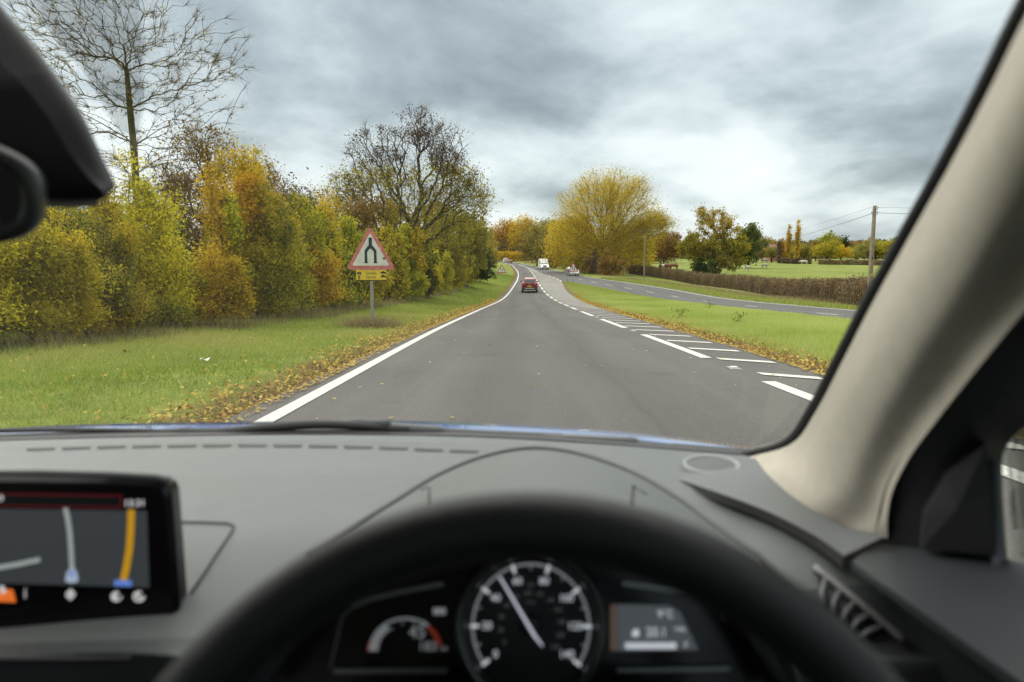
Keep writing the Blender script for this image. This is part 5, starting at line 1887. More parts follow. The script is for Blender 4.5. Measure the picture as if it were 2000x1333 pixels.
# defroster slots along the windscreen
xs = np.linspace(45, 940, 14)
for i in range(13):
    a, b = xs[i] + 6, xs[i + 1] - 5
    yy = lambda x: np.interp(x, [0, 60, 250, 460, 600, 750, 926], [878, 877, 871.5, 869, 870, 873.5, 881.5])
    v = onto(DS, [(a, yy(a) - 1.0), (b, yy(b) - 1.0), (b - 2, yy(b) + 3.6), (a + 2, yy(a) + 4.6)], .003)
    v += onto(DS, [(a, yy(a) - 1.0), (b, yy(b) - 1.0), (b - 2, yy(b) + 3.6), (a + 2, yy(a) + 4.6)], .0)
    if len(v) == 8:
        MB().add(v, [(0, 1, 2, 3), (4, 7, 6, 5), (0, 4, 5, 1), (1, 5, 6, 2), (2, 6, 7, 3), (3, 7, 4, 0)]).build('defroster_slot', SEAM, dash)
# airbag panel joint
q = onto(DS, [(345, 1020), (400, 1021), (445, 1022.5), (457, 1028), (452, 1040), (430, 1072), (400, 1118), (372, 1160)])
MB().tube(q, .0013, 5).build('panel_joint', pmat('panel joint line', (.05, .05, .05), .8), dash, True)
# crease below the left shelf
q = onto(DS, [(-300, 1300), (0, 1287), (150, 1288), (255, 1286)])
if len(q) > 1:
    MB().tube(q, .0025, 6).build('panel_joint', SEAM, dash, True)

# right shoulder with tweeter, groove under it
s0 = [(1200, 889, 1.0), (1330, 895, .955), (1480, 898, .915), (1560, 960, .80), (1640, 1024, .70), (1732, 1046, .635)]
s1 = [(1195, 903, .945), (1295, 928, .87), (1400, 962, .755), (1500, 1000, .70), (1590, 1046, .65), (1648, 1086, .612)]
s2 = [(a - 4, b + 13 + 9 * i / 5, c + .004) for i, (a, b, c) in enumerate(s1)]
Sh = MB().surf([[P(*q) for q in r] for r in (s0, s1)], 40, 8)
ShS = Surf(Sh)
sh = Sh.build('side_dash_panel', pmat('grained charcoal panel', (.12, .126, .13), .55, var=.05, bump=.25, bscale=900), car, True)
MB().surf([[P(*q) for q in r] for r in (s1, s2)], 40, 3).build('groove', SEAM, sh, True)
c = ShS.at(1390, 911, .0025) or DS.at(1390, 911, .0025)
nn = (ShS.nrm(1390, 911) if ShS.at(1390, 911) else Vector((0, 0, 1)))
nn = Vector((nn.x * .3, nn.y * .6 - .12, abs(nn.z))).normalized()
M = Matrix.Translation(c) @ nn.to_track_quat('Z', 'Y').to_matrix().to_4x4()
sp_ = MB().lathe([(.030, .0), (.0305, .003), (.036, .0045), (.0385, .003), (.039, -.003)], 40, M).build('tweeter_ring', pmat('grey speaker ring', (.20, .205, .21), .35), sh, True)
MB().lathe([(0, .0045), (.016, .004), (.0302, .002)], 40, M).build('tweeter_mesh', pmat('speaker mesh', (.085, .088, .09), .6, var=.5, scale=900), sh, True)

# air vent beside the wheel
vq = [(1596, 1120), (1748, 1244), (1700, 1252), (1604, 1172)]
vv = onto(DS, vq, .003)
vb = onto(DS, vq, -.001)
vent = MB().add(vv + vb, [(0, 1, 2, 3), (0, 4, 5, 1), (1, 5, 6, 2), (2, 6, 7, 3), (3, 7, 4, 0)]).build('side_vent', DARK, car)
for i in range(5):
    t = (i + .55) / 5.4
    a = (1596 + (1748 - 1596) * t, 1120 + (1244 - 1120) * t)
    b = (1604 + (1700 - 1604) * t - 4, 1172 + (1252 - 1172) * t + 6)
    q = onto(DS, [a, ((a[0] + b[0]) / 2 - 5, (a[1] + b[1]) / 2 - 1), b], .006)
    MB().tube(q, .0026, 6).build('vent_vane', pmat('vane plastic', (.11, .115, .12), .4), vent, True)
q = onto(DS, [(1590, 1108), (1650, 1156), (1720, 1213), (1768, 1254)], .006)
MB().tube(catmull(q, 12), .0035, 6).build('vent_rim', pmat('grey vent rim', (.22, .22, .225), .45), vent, True)

# ---- windscreen pillar (driver's side) and its mirror image
A_ = [(1462, 893, .945), (1545, 868, .86), (1592, 806, .80), (1642, 712, .72), (1702, 596, .645), (1772, 470, .575), (1850, 332, .505), (1930, 180, .44), (2004, 30, .395), (2150, -240, .33)]
B_ = [(1734, 1052, .655), (1733, 1012, .645), (1743, 960, .63), (1775, 896, .60), (1815, 840, .565), (1865, 775, .53), (1925, 700, .49), (1995, 615, .455), (2070, 530, .42), (2220, 370, .37)]
M_ = [(.22, -.040), (.55, -.036), (.84, .004)]
base_mid = {(0, 0): (1500, 930), (0, 1): (1570, 995), (0, 2): (1655, 1040)}
rows = []
for i, (a, b) in enumerate(zip(A_, B_)):
    r_ = [P(*a)]
    for k, (t, dy) in enumerate(M_):
        px, py = a[0] + (b[0] - a[0]) * t, a[1] + (b[1] - a[1]) * t
        if i == 0:
            px, py = base_mid[(0, k)]
        if i == 1:
            px, py = px - 10 * (1 - abs(t - .5)), py + 12
        r_.append(P(px, py, a[2] + (b[2] - a[2]) * t + dy))
    r_.append(P(*b))
    rows.append(r_)
mb = MB().surf(rows, 20, 40)
# a back face to give the trim its thickness
back = [[r_[0] + Vector((.02, .05, 0)), r_[2] + Vector((.05, .06, 0)), r_[4] + Vector((.02, .03, 0))] for r_ in rows]
mb.surf(back, 8, 30)
pil = mb.build('windscreen_pillar', BEIGE, car, True)
mb2 = MB().add([mir(v) for v in map(Vector, mb.v)], [f[::-1] for f in mb.f])
mb2.build('windscreen_pillar', BEIGE, car, True)
edge = [P(a - 7, b - 3, c + .02) for a, b, c in A_]
seal_pts = catmull(edge, 60)
e0p = [P(a, b - 3, c + .012) for a, b, c in e0]
MB().tube(seal_pts, .0065, 8).build('window_seal', RUBBER, car, True)
MB().tube([mir(v) for v in seal_pts], .0065, 8).build('window_seal', RUBBER, car, True)

# ---- windscreen: between the two pillars, bowed forward
wrows = []
for i, v in enumerate(edge[1:]):
    v = v + Vector((.012, .015, 0))
    bow = .17 - .012 * i
    r_ = []
    for k in range(13):
        t = k / 12
        x = -v.x + 2 * v.x * t
        u = 2 * t - 1
        r_.append(Vector((x, v.y + bow * (1 - u * u), v.z + .012 * (1 - u * u))))
    wrows.append(r_)
low = []
for k in range(13):
    u = k / 6 - 1
    w0, w1 = wrows[0][k], wrows[1][k]
    low.append(w0 + (w0 - w1).normalized() * .09)
wrows = [low] + wrows
G = MB().surf(wrows, 40, 30)
gl = G.build('windscreen', WSG, car, True)
GS = Surf(G)
# dotted shade band of the sensor housing
mt = bpy.data.materials.new('dotted shade band')
mt.use_nodes = True
t = mt.node_tree
t.nodes.clear()
out = N(t, 'ShaderNodeOutputMaterial')
tr, df = N(t, 'ShaderNodeBsdfTransparent'), N(t, 'ShaderNodeBsdfDiffuse')
df.inputs[0].default_value = (.012, .02, .028, 1)
tc = N(t, 'ShaderNodeTexCoord')
vo = N(t, 'ShaderNodeTexVoronoi')
vo.inputs['Scale'].default_value = 330
vo.inputs['Randomness'].default_value = 0.0
t.links.new(tc.outputs['Object'], vo.inputs['Vector'])
f = math_n(t, 'GREATER_THAN', vo.outputs['Distance'], .46)
f = math_n(t, 'ADD', math_n(t, 'MULTIPLY', f, .34), .20)
mx = N(t, 'ShaderNodeMixShader')
t.links.new(f, mx.inputs[0])
t.links.new(tr.outputs[0], mx.inputs[1])
t.links.new(df.outputs[0], mx.inputs[2])
t.links.new(mx.outputs[0], out.inputs[0])
g = []
for py in np.linspace(-60, 262, 16):
    xr = 266 + 14 * min(1, (py + 160) / 260.) - max(0, py - 205) * .15
    xl = np.interp(py, [-60, 0, 60, 120, 180, 262], [40, 60, 95, 150, 190, 235])
    g.append([GS.at(xl + (xr - xl) * k / 7, py, .004) for k in range(8)])
g = [r_ for r_ in g if all(q is not None for q in r_)]
assert len(g) > 2, 'no shade band'
if len(g) > 2:
    MB().grid(g).build('shade_band', mt, gl, True)

# ---- bonnet, scuttle and wipers
cw = [[P(a, b - 2, c + .02) for a, b, c in e0], [P(a, b - 8, c + .04) for a, b, c in e0], [P(a, b - 12, c + .07) for a, b, c in e0], [P(a, b + 20, c + .10) for a, b, c in e0]]
mb = MB().surf(cw, 50, 8)
mb.build('scuttle', DARK, car, True)
bl = [(-420, 864, 1.16), (-200, 847, 1.22), (0, 837, 1.25), (220, 828, 1.27), (460, 825, 1.28), (700, 822, 1.28), (900, 826, 1.26), (1150, 839, 1.20), (1320, 855, 1.14), (1480, 877, 1.08), (1640, 913, 1.0)]
rows = [[P(a, b + 30, c - .09) for a, b, c in bl], [P(a, b + 13, c - .085) for a, b, c in bl], [P(a, b + 5, c - .05) for a, b, c in bl], [P(a, b, c) for a, b, c in bl], [P(a, b, c) + Vector((0, .12, -.034)) for a, b, c in bl]]
rows += [[Vector((r.x, 1.75, OFF.z - .42 - .10 * abs(r.x) ** 2)) for r in rows[3]], [Vector((r.x * .97, 2.08, OFF.z - .60 - .12 * abs(r.x) ** 2)) for r in rows[3]], [Vector((r.x * .97, 2.12, OFF.z - .85)) for r in rows[3]]]
bon = MB()
for i in range(len(rows) - 1):
    bon.surf(rows[i:i + 2], 44, 4)
bon.build('bonnet', BLUE, car, True, 50)


def wiper(pts, r, flat=1.0):
    return MB().tube(catmull([P(*q) for q in pts], 24), r, 8, True, None, flat)


w1 = wiper([(-60, 843, 1.12), (120, 840, 1.14), (300, 843, 1.15), (420, 846, 1.155), (520, 836, 1.16), (620, 829, 1.165), (720, 833, 1.165), (800, 841, 1.16)], [.004] * 8 + [.008] * 16).build('wiper', DARK, car, True)
w2 = wiper([(760, 836, 1.165), (840, 842, 1.16), (930, 846, 1.15), (1080, 853, 1.12), (1240, 862, 1.08)], [.010] * 8 + [.006] * 16).build('wiper', pmat('wiper arm', (.06, .065, .07), .4), car, True)
MB().tube([P(640, 826, 1.17), P(700, 824, 1.17), P(760, 832, 1.165)], [.003, .006, .010], 8).build('wiper_arm', pmat('wiper arm grey', (.05, .055, .06), .4), w1, True)
MB().tube([P(985, 851, 1.14), P(1120, 855, 1.11), P(1245, 862, 1.075)], [.004, .006, .004], 8).build('wiper_blade', pmat('wiper blade', (.17, .17, .165), .5), w2, True)

# ---- steering wheel
TILT = R_(25)
top = P(1032, 1026, .305)
up = Vector((0, math.sin(TILT), math.cos(TILT)))
ax = Vector((0, -math.cos(TILT), math.sin(TILT)))
RR, rr = .180, .0150
cen = top - up * RR
WM = Matrix.Translation(cen) @ Matrix(((1, 0, 0), (0, up.y, ax.y), (0, up.z, ax.z))).to_4x4()
sw = empty('steering_wheel', cen)
sw.parent = car
rows = []
for i in range(96):
    a = 2 * math.pi * i / 96
    r_ = []
    for j in range(16):
        b = 2 * math.pi * j / 16
        rad = RR + rr * 1.02 * math.cos(b)
        r_.append((rad * math.cos(a), rad * math.sin(a), rr * .95 * math.sin(b)))
    rows.append(r_)
rows.append(rows[0])
IW = WM.copy()
IW.translation = (0, 0, 0)
MB().grid(rows, IW, wrap=True).build('rim', WHEEL, sw, True)
hubm = MB().lathe([(0, .035), (.05, .032), (.075, .02), (.08, -.01), (.05, -.05), (.03, -.11), (0, -.11)], 32, IW)
hubm.build('hub', DASHD, sw, True, 40)
for a in (R_(178), R_(2), R_(270)):
    d = Vector((math.cos(a), math.sin(a), 0))
    n_ = Vector((-d.y, d.x, 0))
    mb = MB()
    pts = [d * .06 + n_ * .035, d * .06 - n_ * .035, d * .168 - n_ * .018, d * .168 + n_ * .018]
    mb.add([p + Vector((0, 0, .012)) for p in pts] + [p + Vector((0, 0, -.012)) for p in pts], [(0, 1, 2, 3), (4, 7, 6, 5), (0, 4, 5, 1), (1, 5, 6, 2), (2, 6, 7, 3), (3, 7, 4, 0)], IW)
    mb.build('spoke', DASHD, sw)

# ---- instrument cluster
class Plane:
    def __init__(s, o, n):
        s.o, s.n = o, n.normalized()
        s.u = Vector((1, 0, 0)) - s.n * s.n.x
        s.u.normalize()
        s.v = s.n.cross(s.u)

    def at(s, px, py, lift=0.0):
        d = ray(px, py)
        o = s.o + s.n * lift
        t = (o - OFF).dot(s.n) / d.dot(s.n)
        return OFF + d * t

    def mat(s, px, py, lift=0.0):
        p = s.at(px, py, lift)
        return Matrix.Translation(p) @ Matrix((s.u, s.v, s.n)).transposed().to_4x4()

    def poly(s, mb, pts, lift, th=.0008):
        a = [s.at(x, y, lift) for x, y in pts]
        b = [p - s.n * th for p in a]
        n = len(a)
        mb.add(a + b, [tuple(range(n))[::-1]] + [(i, (i + 1) % n, (i + 1) % n + n, i + n) for i in range(n)])
        return mb

    def line(s, mb, pts, wd, lift):
        """polyline of pixel width wd"""
        for (x0, y0), (x1, y1) in zip(pts[:-1], pts[1:]):
            l = math.hypot(x1 - x0, y1 - y0) + 1e-6
            nx, ny = -(y1 - y0) / l * wd / 2, (x1 - x0) / l * wd / 2
            ex, ey = (x1 - x0) / l * wd * .12, (y1 - y0) / l * wd * .12
            s.poly(mb, [(x0 + nx - ex, y0 + ny - ey), (x1 + nx + ex, y1 + ny + ey), (x1 - nx + ex, y1 - ny + ey), (x0 - nx - ex, y0 - ny - ey)], lift)
        return mb


cl = empty('instrument_cluster', P(1037, 1222, .53))
cl.parent = car
CO = cl.location.copy()


def cbuild(mb, name, mat, smooth=False):
    mb.v = [tuple(Vector(v) - CO) for v in mb.v]
    return mb.build(name, mat, cl, smooth)


CP = Plane(P(1037, 1222, .53), Vector((0, -1, .42)))
pxm = .53 / F * 1.02
# back panel and tub
mb = MB()
CP.poly(mb, [(420, 1500), (480, 1290), (620, 1150), (760, 1080), (900, 1040), (1180, 1040), (1320, 1080), (1450, 1150), (1560, 1290), (1640, 1500)], -.004, .01)
cbuild(mb, 'back_panel', GLOSS)
# main dial
dcx, dcy = 1037, 1222
dm = CP.mat(dcx, dcy)
mb = MB().lathe([(0, 0), (.050, 0)], 64, dm)
cbuild(mb, 'dial', pmat('dial face', (.010, .011, .012), .5), True)
mb = MB().lathe([(.0505, -.002), (.0515, .012), (.0545, .020), (.0585, .020), (.0600, .012), (.0600, -.003)], 80, dm)
cbuild(mb, 'dial_ring', pmat('dark chrome ring', (.075, .085, .08), .28, .8), True)
a0, a1 = R_(217), R_(-37)
mb, mk, sm = MB(), MB(), MB()
Ro, Ri = .0478, .0458
for i in range(60):
    u0, u1 = a0 + (a1 - a0) * i / 60, a0 + (a1 - a0) * (i + 1) / 60
    q = [(Ro * math.cos(u0), Ro * math.sin(u0)), (Ro * math.cos(u1), Ro * math.sin(u1)), (Ri * math.cos(u1), Ri * math.sin(u1)), (Ri * math.cos(u0), Ri * math.sin(u0))]
    mb.prism(q, dm @ Matrix.Translation((0, 0, .0012)), .0008)
for k in range(15):
    u0 = a0 + (a1 - a0) * k / 14
    d = Vector((math.cos(u0), math.sin(u0)))
    n_ = Vector((-d.y, d.x))
    big = k % 2 == 0
    wd, r0_, r1_ = (.0011, .0415, .0485) if big else (.0006, .0425, .0455)
    q = [d * r0_ - n_ * wd, d * r1_ - n_ * wd, d * r1_ + n_ * wd, d * r0_ + n_ * wd]
    (mk if big else mb).prism([(a.x, a.y) for a in q], dm @ Matrix.Translation((0, 0, .0022)), .0008)
    if big:
        text_mb(mk, str(k * 10), dm @ Matrix.Translation((d.x * .0352, d.y * .0352, .0022)), .0080)
for k in range(12):
    u0 = a0 + (a1 - a0) * (k + .3) / 11.2
    text_mb(sm, str(k * 20), dm @ Matrix.Translation((math.cos(u0) * .0245, math.sin(u0) * .0245, .0020)), .0046)
text_mb(sm, 'mph', dm @ Matrix.Translation((0, .031, .002)), .0040)
text_mb(sm, 'km/h', dm @ Matrix.Translation((0, .0175, .002)), .0036)
cbuild(mb, 'dial_scale', E_DIM)
cbuild(mk, 'numerals', E_WHITE)
cbuild(sm, 'small_numerals', emat('faint markings', (.5, .55, .56), .055))
mb = MB()
CP.poly(mb, [(974.5, 1128.5), (978, 1127), (1046, 1240), (1061, 1262), (1059, 1264), (1041, 1243)], .006, .0012)
cbuild(mb, 'needle', emat('lit needle', (.72, .72, .85), .34))
cbuild(MB().lathe([(0, .0052), (.006, .005), (.0085, .003), (.0085, 0)], 24, dm), 'needle_hub', DARK, True)
# left read-out
mb = MB()
for i in range(22):
    u0, u1 = math.pi * (1 - i / 22), math.pi * (1 - (i + .8) / 22)
    if i >= 16:
        continue
    w_ = 16 if i < 7 else 5
    f_ = lambda u, r: (792 + r * 1.08 * math.cos(u), 1272 - r * math.sin(u))
    CP.poly(mb, [f_(u0, 66), f_(u1, 66), f_(u1, 66 - w_), f_(u0, 66 - w_)], .001)
for k, (x_, y_) in enumerate(((765, 1230), (785, 1217), (806, 1214), (828, 1217))):
    text_mb(mb, str(k + 1), CP.mat(x_, y_, .001), 11 * pxm)
cbuild(mb, 'rev_counter', E_DIM)
mb = MB()
for i in range(16, 21):
    u0, u1 = math.pi * (1 - i / 22), math.pi * (1 - (i + .8) / 22)
    CP.poly(mb, [f_(u0, 66), f_(u1, 66), f_(u1, 58), f_(u0, 58)], .001)
CP.poly(mb, [(716, 1272), (722, 1252), (738, 1252), (734, 1272)], .0006)
cbuild(mb, 'warning_band', E_RED)
mb = MB()
text_mb(mb, '45', CP.mat(815, 1236, .001), 34 * pxm)
text_mb(mb, '183', CP.mat(835, 1264, .001), 24 * pxm)
text_mb(mb, 'mls', CP.mat(866, 1267, .001), 12 * pxm)
CP.poly(mb, [(846, 1188), (870, 1188), (870, 1201), (846, 1201)], .001)
cbuild(mb, 'readout_digits', E_DIM)
mb = MB()
CP.line(mb, [(690, 1186), (720, 1172), (780, 1157), (865, 1141)], 9, .004)
CP.line(mb, [(652, 1312), (872, 1310)], 10, .004)
CP.line(mb, [(645, 1305), (668, 1205), (690, 1186)], 3, .003)
cbuild(mb, 'left_trim', SILVER)
# right read-out
mb = MB()
CP.poly(mb, [(1206, 1181), (1308, 1183), (1328, 1196), (1364, 1270), (1206, 1272)], .0005)
cbuild(mb, 'display', E_LCD)
mb = MB()
CP.poly(mb, [(1238, 1231), (1246, 1229), (1249, 1238), (1246, 1244), (1237, 1244), (1234, 1238)], .002)
text_mb(mb, '20.1', CP.mat(1282, 1236, .002), 24 * pxm)
text_mb(mb, '9\u00b0C', CP.mat(1300, 1201, .002), 20 * pxm)
text_mb(mb, 'mpg', CP.mat(1328, 1228, .002), 12 * pxm)
for k in range(10):
    CP.poly(mb, [(1222 + k * 10, 1256), (1230.5 + k * 10, 1256), (1230.5 + k * 10, 1268), (1222 + k * 10, 1268)], .002)
text_mb(mb, 'F', CP.mat(1340, 1261, .002), 15 * pxm)
cbuild(mb, 'readout_digits', E_WHITE)
mb = MB()
CP.line(mb, [(1216, 1140), (1262, 1146), (1320, 1156), (1372, 1166)], 9, .004)
CP.line(mb, [(1372, 1166), (1392, 1176), (1404, 1190), (1412, 1212)], 3, .004)
CP.line(mb, [(1206, 1310), (1424, 1307)], 8, .004)
cbuild(mb, 'right_trim', SILVER)
mb = MB()
CP.poly(mb, [(1192, 1182), (1205, 1181), (1205, 1272), (1192, 1271)], .004)
cbuild(mb, 'display_edge', pmat('warm lit edge', (.30, .22, .18), .4, emit=(.6, .4, .3), estr=.02))
# lighter grey tubes standing in for lit edges at the cluster sides
for s_, pts in ((-1, [(586, 1215, .49), (560, 1250, .485), (520, 1300, .478), (470, 1360, .47)]), (1, [(1480, 1235, .49), (1500, 1262, .485), (1530, 1305, .478), (1566, 1360, .47)])):
    mb = MB().tube([P(*q) for q in pts], [.005, .007, .009, .010], 8)
    cbuild(mb, 'lit_edge_tube', pmat('lit edge grey', (.05, .055, .06), .4), True)
# steering column cowl behind the wheel
mb = MB().surf([[P(620, 1420, .5), P(820, 1360, .44), P(1045, 1350, .42), P(1270, 1360, .44), P(1480, 1420, .5)], [P(620, 1800, .4), P(820, 1700, .34), P(1045, 1690, .33), P(1270, 1700, .34), P(1480, 1800, .4)]], 24, 6)
mb.build('column_cowl', DARK, car, True)

# ---- centre screen
sc_ = empty('infotainment_screen', P(130, 1100, .60))
sc_.parent = car
SO = sc_.location.copy()


def sbuild(mb, name, mat, smooth=False, parent=None):
    mb.v = [tuple(Vector(v) - SO) for v in mb.v]
    return mb.build(name, mat, parent or sc_, smooth)


SPL = Plane(P(130, 1100, .60), Vector((.10, -1, .10)))
mb = MB()
outl = [(-85, 937), (60, 938), (200, 941), (298, 946), (318, 953), (325, 968), (329, 1020), (335, 1100), (341, 1180), (339, 1208), (326, 1226), (290, 1236), (100, 1237), (-85, 1237)]
front = [SPL.at(x, y, .002) for x, y in outl]
back = [p + Vector((.001, .022, .001)) for p in front]
mid = [p + Vector((.0035, .004, .0025)) for p in front]
cx_ = sum(front, Vector()) / len(front)
inner = [cx_ + (p - cx_) * .975 for p in front]
inner = [p + SPL.n * .0 for p in inner]
n = len(front)
mb.add(inner, [tuple(range(n))[::-1]])
for a, b in ((inner, mid), (mid, back)):
    mb.add(a + b, [(i, (i + 1) % n, (i + 1) % n + n, i + n) for i in range(n)])
sbuild(mb, 'bezel', pmat('gloss black bezel', (.007, .006, .008), .16, var=.05, spec=.35))
rim = MB().tube([SPL.at(x, y, -.004) + Vector((.003, .008, .005)) for x, y in [(-85, 937), (60, 938), (200, 941), (294, 946), (318, 954)]], .0036, 8)
sbuild(rim, 'top_edge', pmat('grey screen edge', (.20, .21, .205), .35), True)
foot = MB().lathe([(0, 0), (.045, 0), (.05, -.01), (.05, -.03), (0, -.03)], 24, Matrix.Translation(P(300, 1195, .64)))
sbuild(foot, 'foot', DARK, True)
mb = MB()
SPL.poly(mb, [(-60, 994), (286, 999), (291, 1148), (-60, 1138)], .003)
scr = sbuild(mb, 'map_display', E_MAP)
mb = MB()
SPL.poly(mb, [(-60, 964), (236, 968), (238, 992), (-60, 988)], .003)
sbuild(mb, 'title_bar', E_BAR)
mb = MB()
SPL.line(mb, [(-60, 965), (236, 969), (237, 992), (-60, 988)], 2.6, .0036)
sbuild(mb, 'title_frame', emat('dark red frame', (.5, .03, .04), .06))
mb = MB()
text_mb(mb, '13:31', SPL.mat(263, 984, .0036), 19 * .60 / F)
text_mb(mb, '0', SPL.mat(2, 974, .0036), 17 * .60 / F)
sbuild(mb, 'clock_digits', emat('screen text', (.9, .9, .92), .42))
mb = MB()
SPL.line(mb, [(127, 994), (131, 1010), (135, 1035), (138, 1070), (140, 1112)], 8.5, .0042)
sbuild(mb, 'map_road', E_ROADM)
mb = MB()
SPL.line(mb, [(-60, 1118), (0, 1109), (40, 1102), (76, 1094)], 9, .0042)
sbuild(mb, 'map_road', E_ROADM)
mb = MB()
SPL.line(mb, [(256, 998), (255, 1030), (252, 1075), (246, 1110), (240, 1137)], 13, .0042)
sbuild(mb, 'map_main_road', E_AMBER)
mb = MB()
SPL.poly(mb, [(127, 1136), (130, 1118), (140, 1110), (149, 1118), (152, 1136), (140, 1140)], .0050)
sbuild(mb, 'map_marker', emat('marker halo', (.55, .65, .8), .28))
mb = MB()
SPL.poly(mb, [(132, 1127), (139, 1114), (146, 1127), (139, 1123)], .0062)
SPL.poly(mb, [(223, 1134), (256, 1135), (256, 1146), (223, 1145)], .0056)
sbuild(mb, 'map_labels', E_BLUE)
mb = MB()
SPL.poly(mb, [(-40, 1148), (24, 1153), (30, 1177), (-40, 1174)], .003)
sbuild(mb, 'active_button', E_ORANGE)
mb = MB()
E_ICON = emat('screen icons', (.8, .8, .78), .30)
SPL.poly(mb, [(-2, 1146), (5, 1144), (12, 1158), (3, 1162)], .0042)
sbuild(mb, 'icon', E_ICON)
mb = MB()
text_mb(mb, 'i', SPL.mat(49, 1160, .0036), 30 * .60 / F)
sbuild(mb, 'icon', E_ICON)
for (x_, y_, r_) in ((137, 1162, 7), (227, 1166, 9), (271, 1166, 10)):
    mb = MB()
    pts = [(x_ + r_ * math.cos(u), y_ + r_ * .9 * math.sin(u)) for u in np.linspace(0, 5.2 if r_ > 8 else 6.28, 14)]
    SPL.line(mb, pts, 3.4, .0036)
    if r_ == 7:
        SPL.line(mb, [(137, 1152), (137, 1172)], 4, .0042)
    elif r_ == 9:
        SPL.poly(mb, [(218, 1166), (228, 1158), (228, 1174)], .0044)
    else:
        SPL.line(mb, [(264, 1160), (278, 1172)], 4.5, .0044)
    sbuild(mb, 'icon', E_ICON)

# ---- rear-view mirror with the camera cover
rm = empty('rear_view_mirror', P(60, 300, .52))
rm.parent = car
RO = rm.location.copy()


def rbuild(mb, name, mat, smooth=False, angle=None):
    mb.v = [tuple(Vector(v) - RO) for v in mb.v]
    return mb.build(name, mat, rm, smooth, angle)


o1 = [(-150, -190), (-60, -80), (0, 8), (58, 78), (112, 150), (160, 222), (196, 298), (218, 345), (224, 362), (212, 380)]
o2 = [(-190, -80), (-120, 10), (-50, 70), (0, 122), (50, 172), (96, 232), (140, 305), (176, 350), (200, 372), (206, 386)]
o3 = [(-250, 200), (-180, 260), (-110, 300), (-60, 330), (-20, 352), (30, 374), (75, 392), (120, 397), (165, 396), (192, 394)]
mb = MB().surf([[P(a, b, .60) for a, b in o1], [P(a - 8, b + 8, .565) for a, b in o1], [P(a, b, .545) for a, b in o2]], 36, 9)
mb.surf([[P(a, b, .545) for a, b in o2], [P((a + c) / 2, (b + d) / 2, .548) for (a, b), (c, d) in zip(o2, o3)], [P(a, b, .56) for a, b in o3], [P(a, b + 10, .62) for a, b in o3]], 36, 12)
mb.surf([[P(212, 380, .60), P(208, 386, .56), P(206, 387, .545)], [P(192, 394, .62), P(192, 394, .58), P(192, 395, .56)]], 4, 3)
rbuild(mb, 'camera_cover', pmat('matt black cover', (.005, .0055, .006), .6, var=.08, spec=.12), True, 60)
# mirror head
mc = P(-268, 352, .47)
mx_ = Vector((1, .30, -.10)).normalized()
mn = Vector((.30, -1, -.20))
mn = (mn - mx_ * mn.dot(mx_)).normalized()
my_ = mn.cross(mx_)
MM = Matrix.Translation(mc) @ Matrix((mx_, my_, mn)).transposed().to_4x4()


def sup(a, b, e=3.0, n=48):
    out = []
    for i in range(n):
        t = 2 * math.pi * i / n
        c_, s_ = math.cos(t), math.sin(t)
        out.append((a * math.copysign(abs(c_) ** (2 / e), c_), b * math.copysign(abs(s_) ** (2 / e), s_)))
    return out


def ring(a, b, z):
    return [(x_, y_, z) for x_, y_ in sup(a, b)]


mb = MB().grid([ring(.094, .030, .001), ring(.096, .032, .004), ring(.1045, .0405, .003), ring(.106, .042, -.006), ring(.102, .039, -.024), ring(.07, .022, -.036), ring(.01, .004, -.038)], MM, wrap=True)
rbuild(mb, 'mirror_shell', pmat('grey black mirror shell', (.030, .032, .034), .34), True)
mb = MB()
mb.add([(x_, y_, .0018) for x_, y_ in sup(.0945, .0305)], [tuple(range(48))], MM)
rbuild(mb, 'mirror_glass', pmat('mirror glass', (.70, .72, .72), .02, 1.0, var=.01))
mb = MB().tube([mc - mn * .03, mc - mn * .03 + Vector((-.01, .05, .05)), mc + Vector((-.02, .10, .10))], .012, 10)
rbuild(mb, 'mirror_stalk', DARK, True)

# ---- driver's door: top, inner panel, mirror sail, window frame, glass
door = empty('front_door', (0, 0, 0))
door.parent = car
T0 = [(1664, 1098, .60), (1760, 1167, .52), (1880, 1252, .46), (2012, 1344, .41), (2150, 1440, .37), (2500, 1700, .28)]
T1 = [(1722, 1064, .655), (1850, 1076, .61), (1965, 1092, .57), (2080, 1125, .50), (2250, 1180, .42), (2700, 1350, .30)]
T2 = [(1664, 1112, .602), (1758, 1182, .523), (1876, 1270, .464), (2006, 1366, .414), (2140, 1468, .374), (2480, 1735, .284)]
mb = MB()
mb.surf([[P(*q) for q in T1], [P((a + c) / 2, (b + d) / 2 - 6, (e + f_) / 2) for (a, b, e), (c, d, f_) in zip(T0, T1)], [P(*q) for q in T0]], 30, 10)
mb.surf([[P(*q) for q in T0], [P(*q) for q in T2]], 30, 3)
low = [P(*q) for q in T2]
mb.surf([low, [v + Vector((.05, .005, -.06)) for v in low], [v + Vector((.07, 0, -.30)) for v in low], [v + Vector((.08, 0, -.75)) for v in low]], 30, 8)
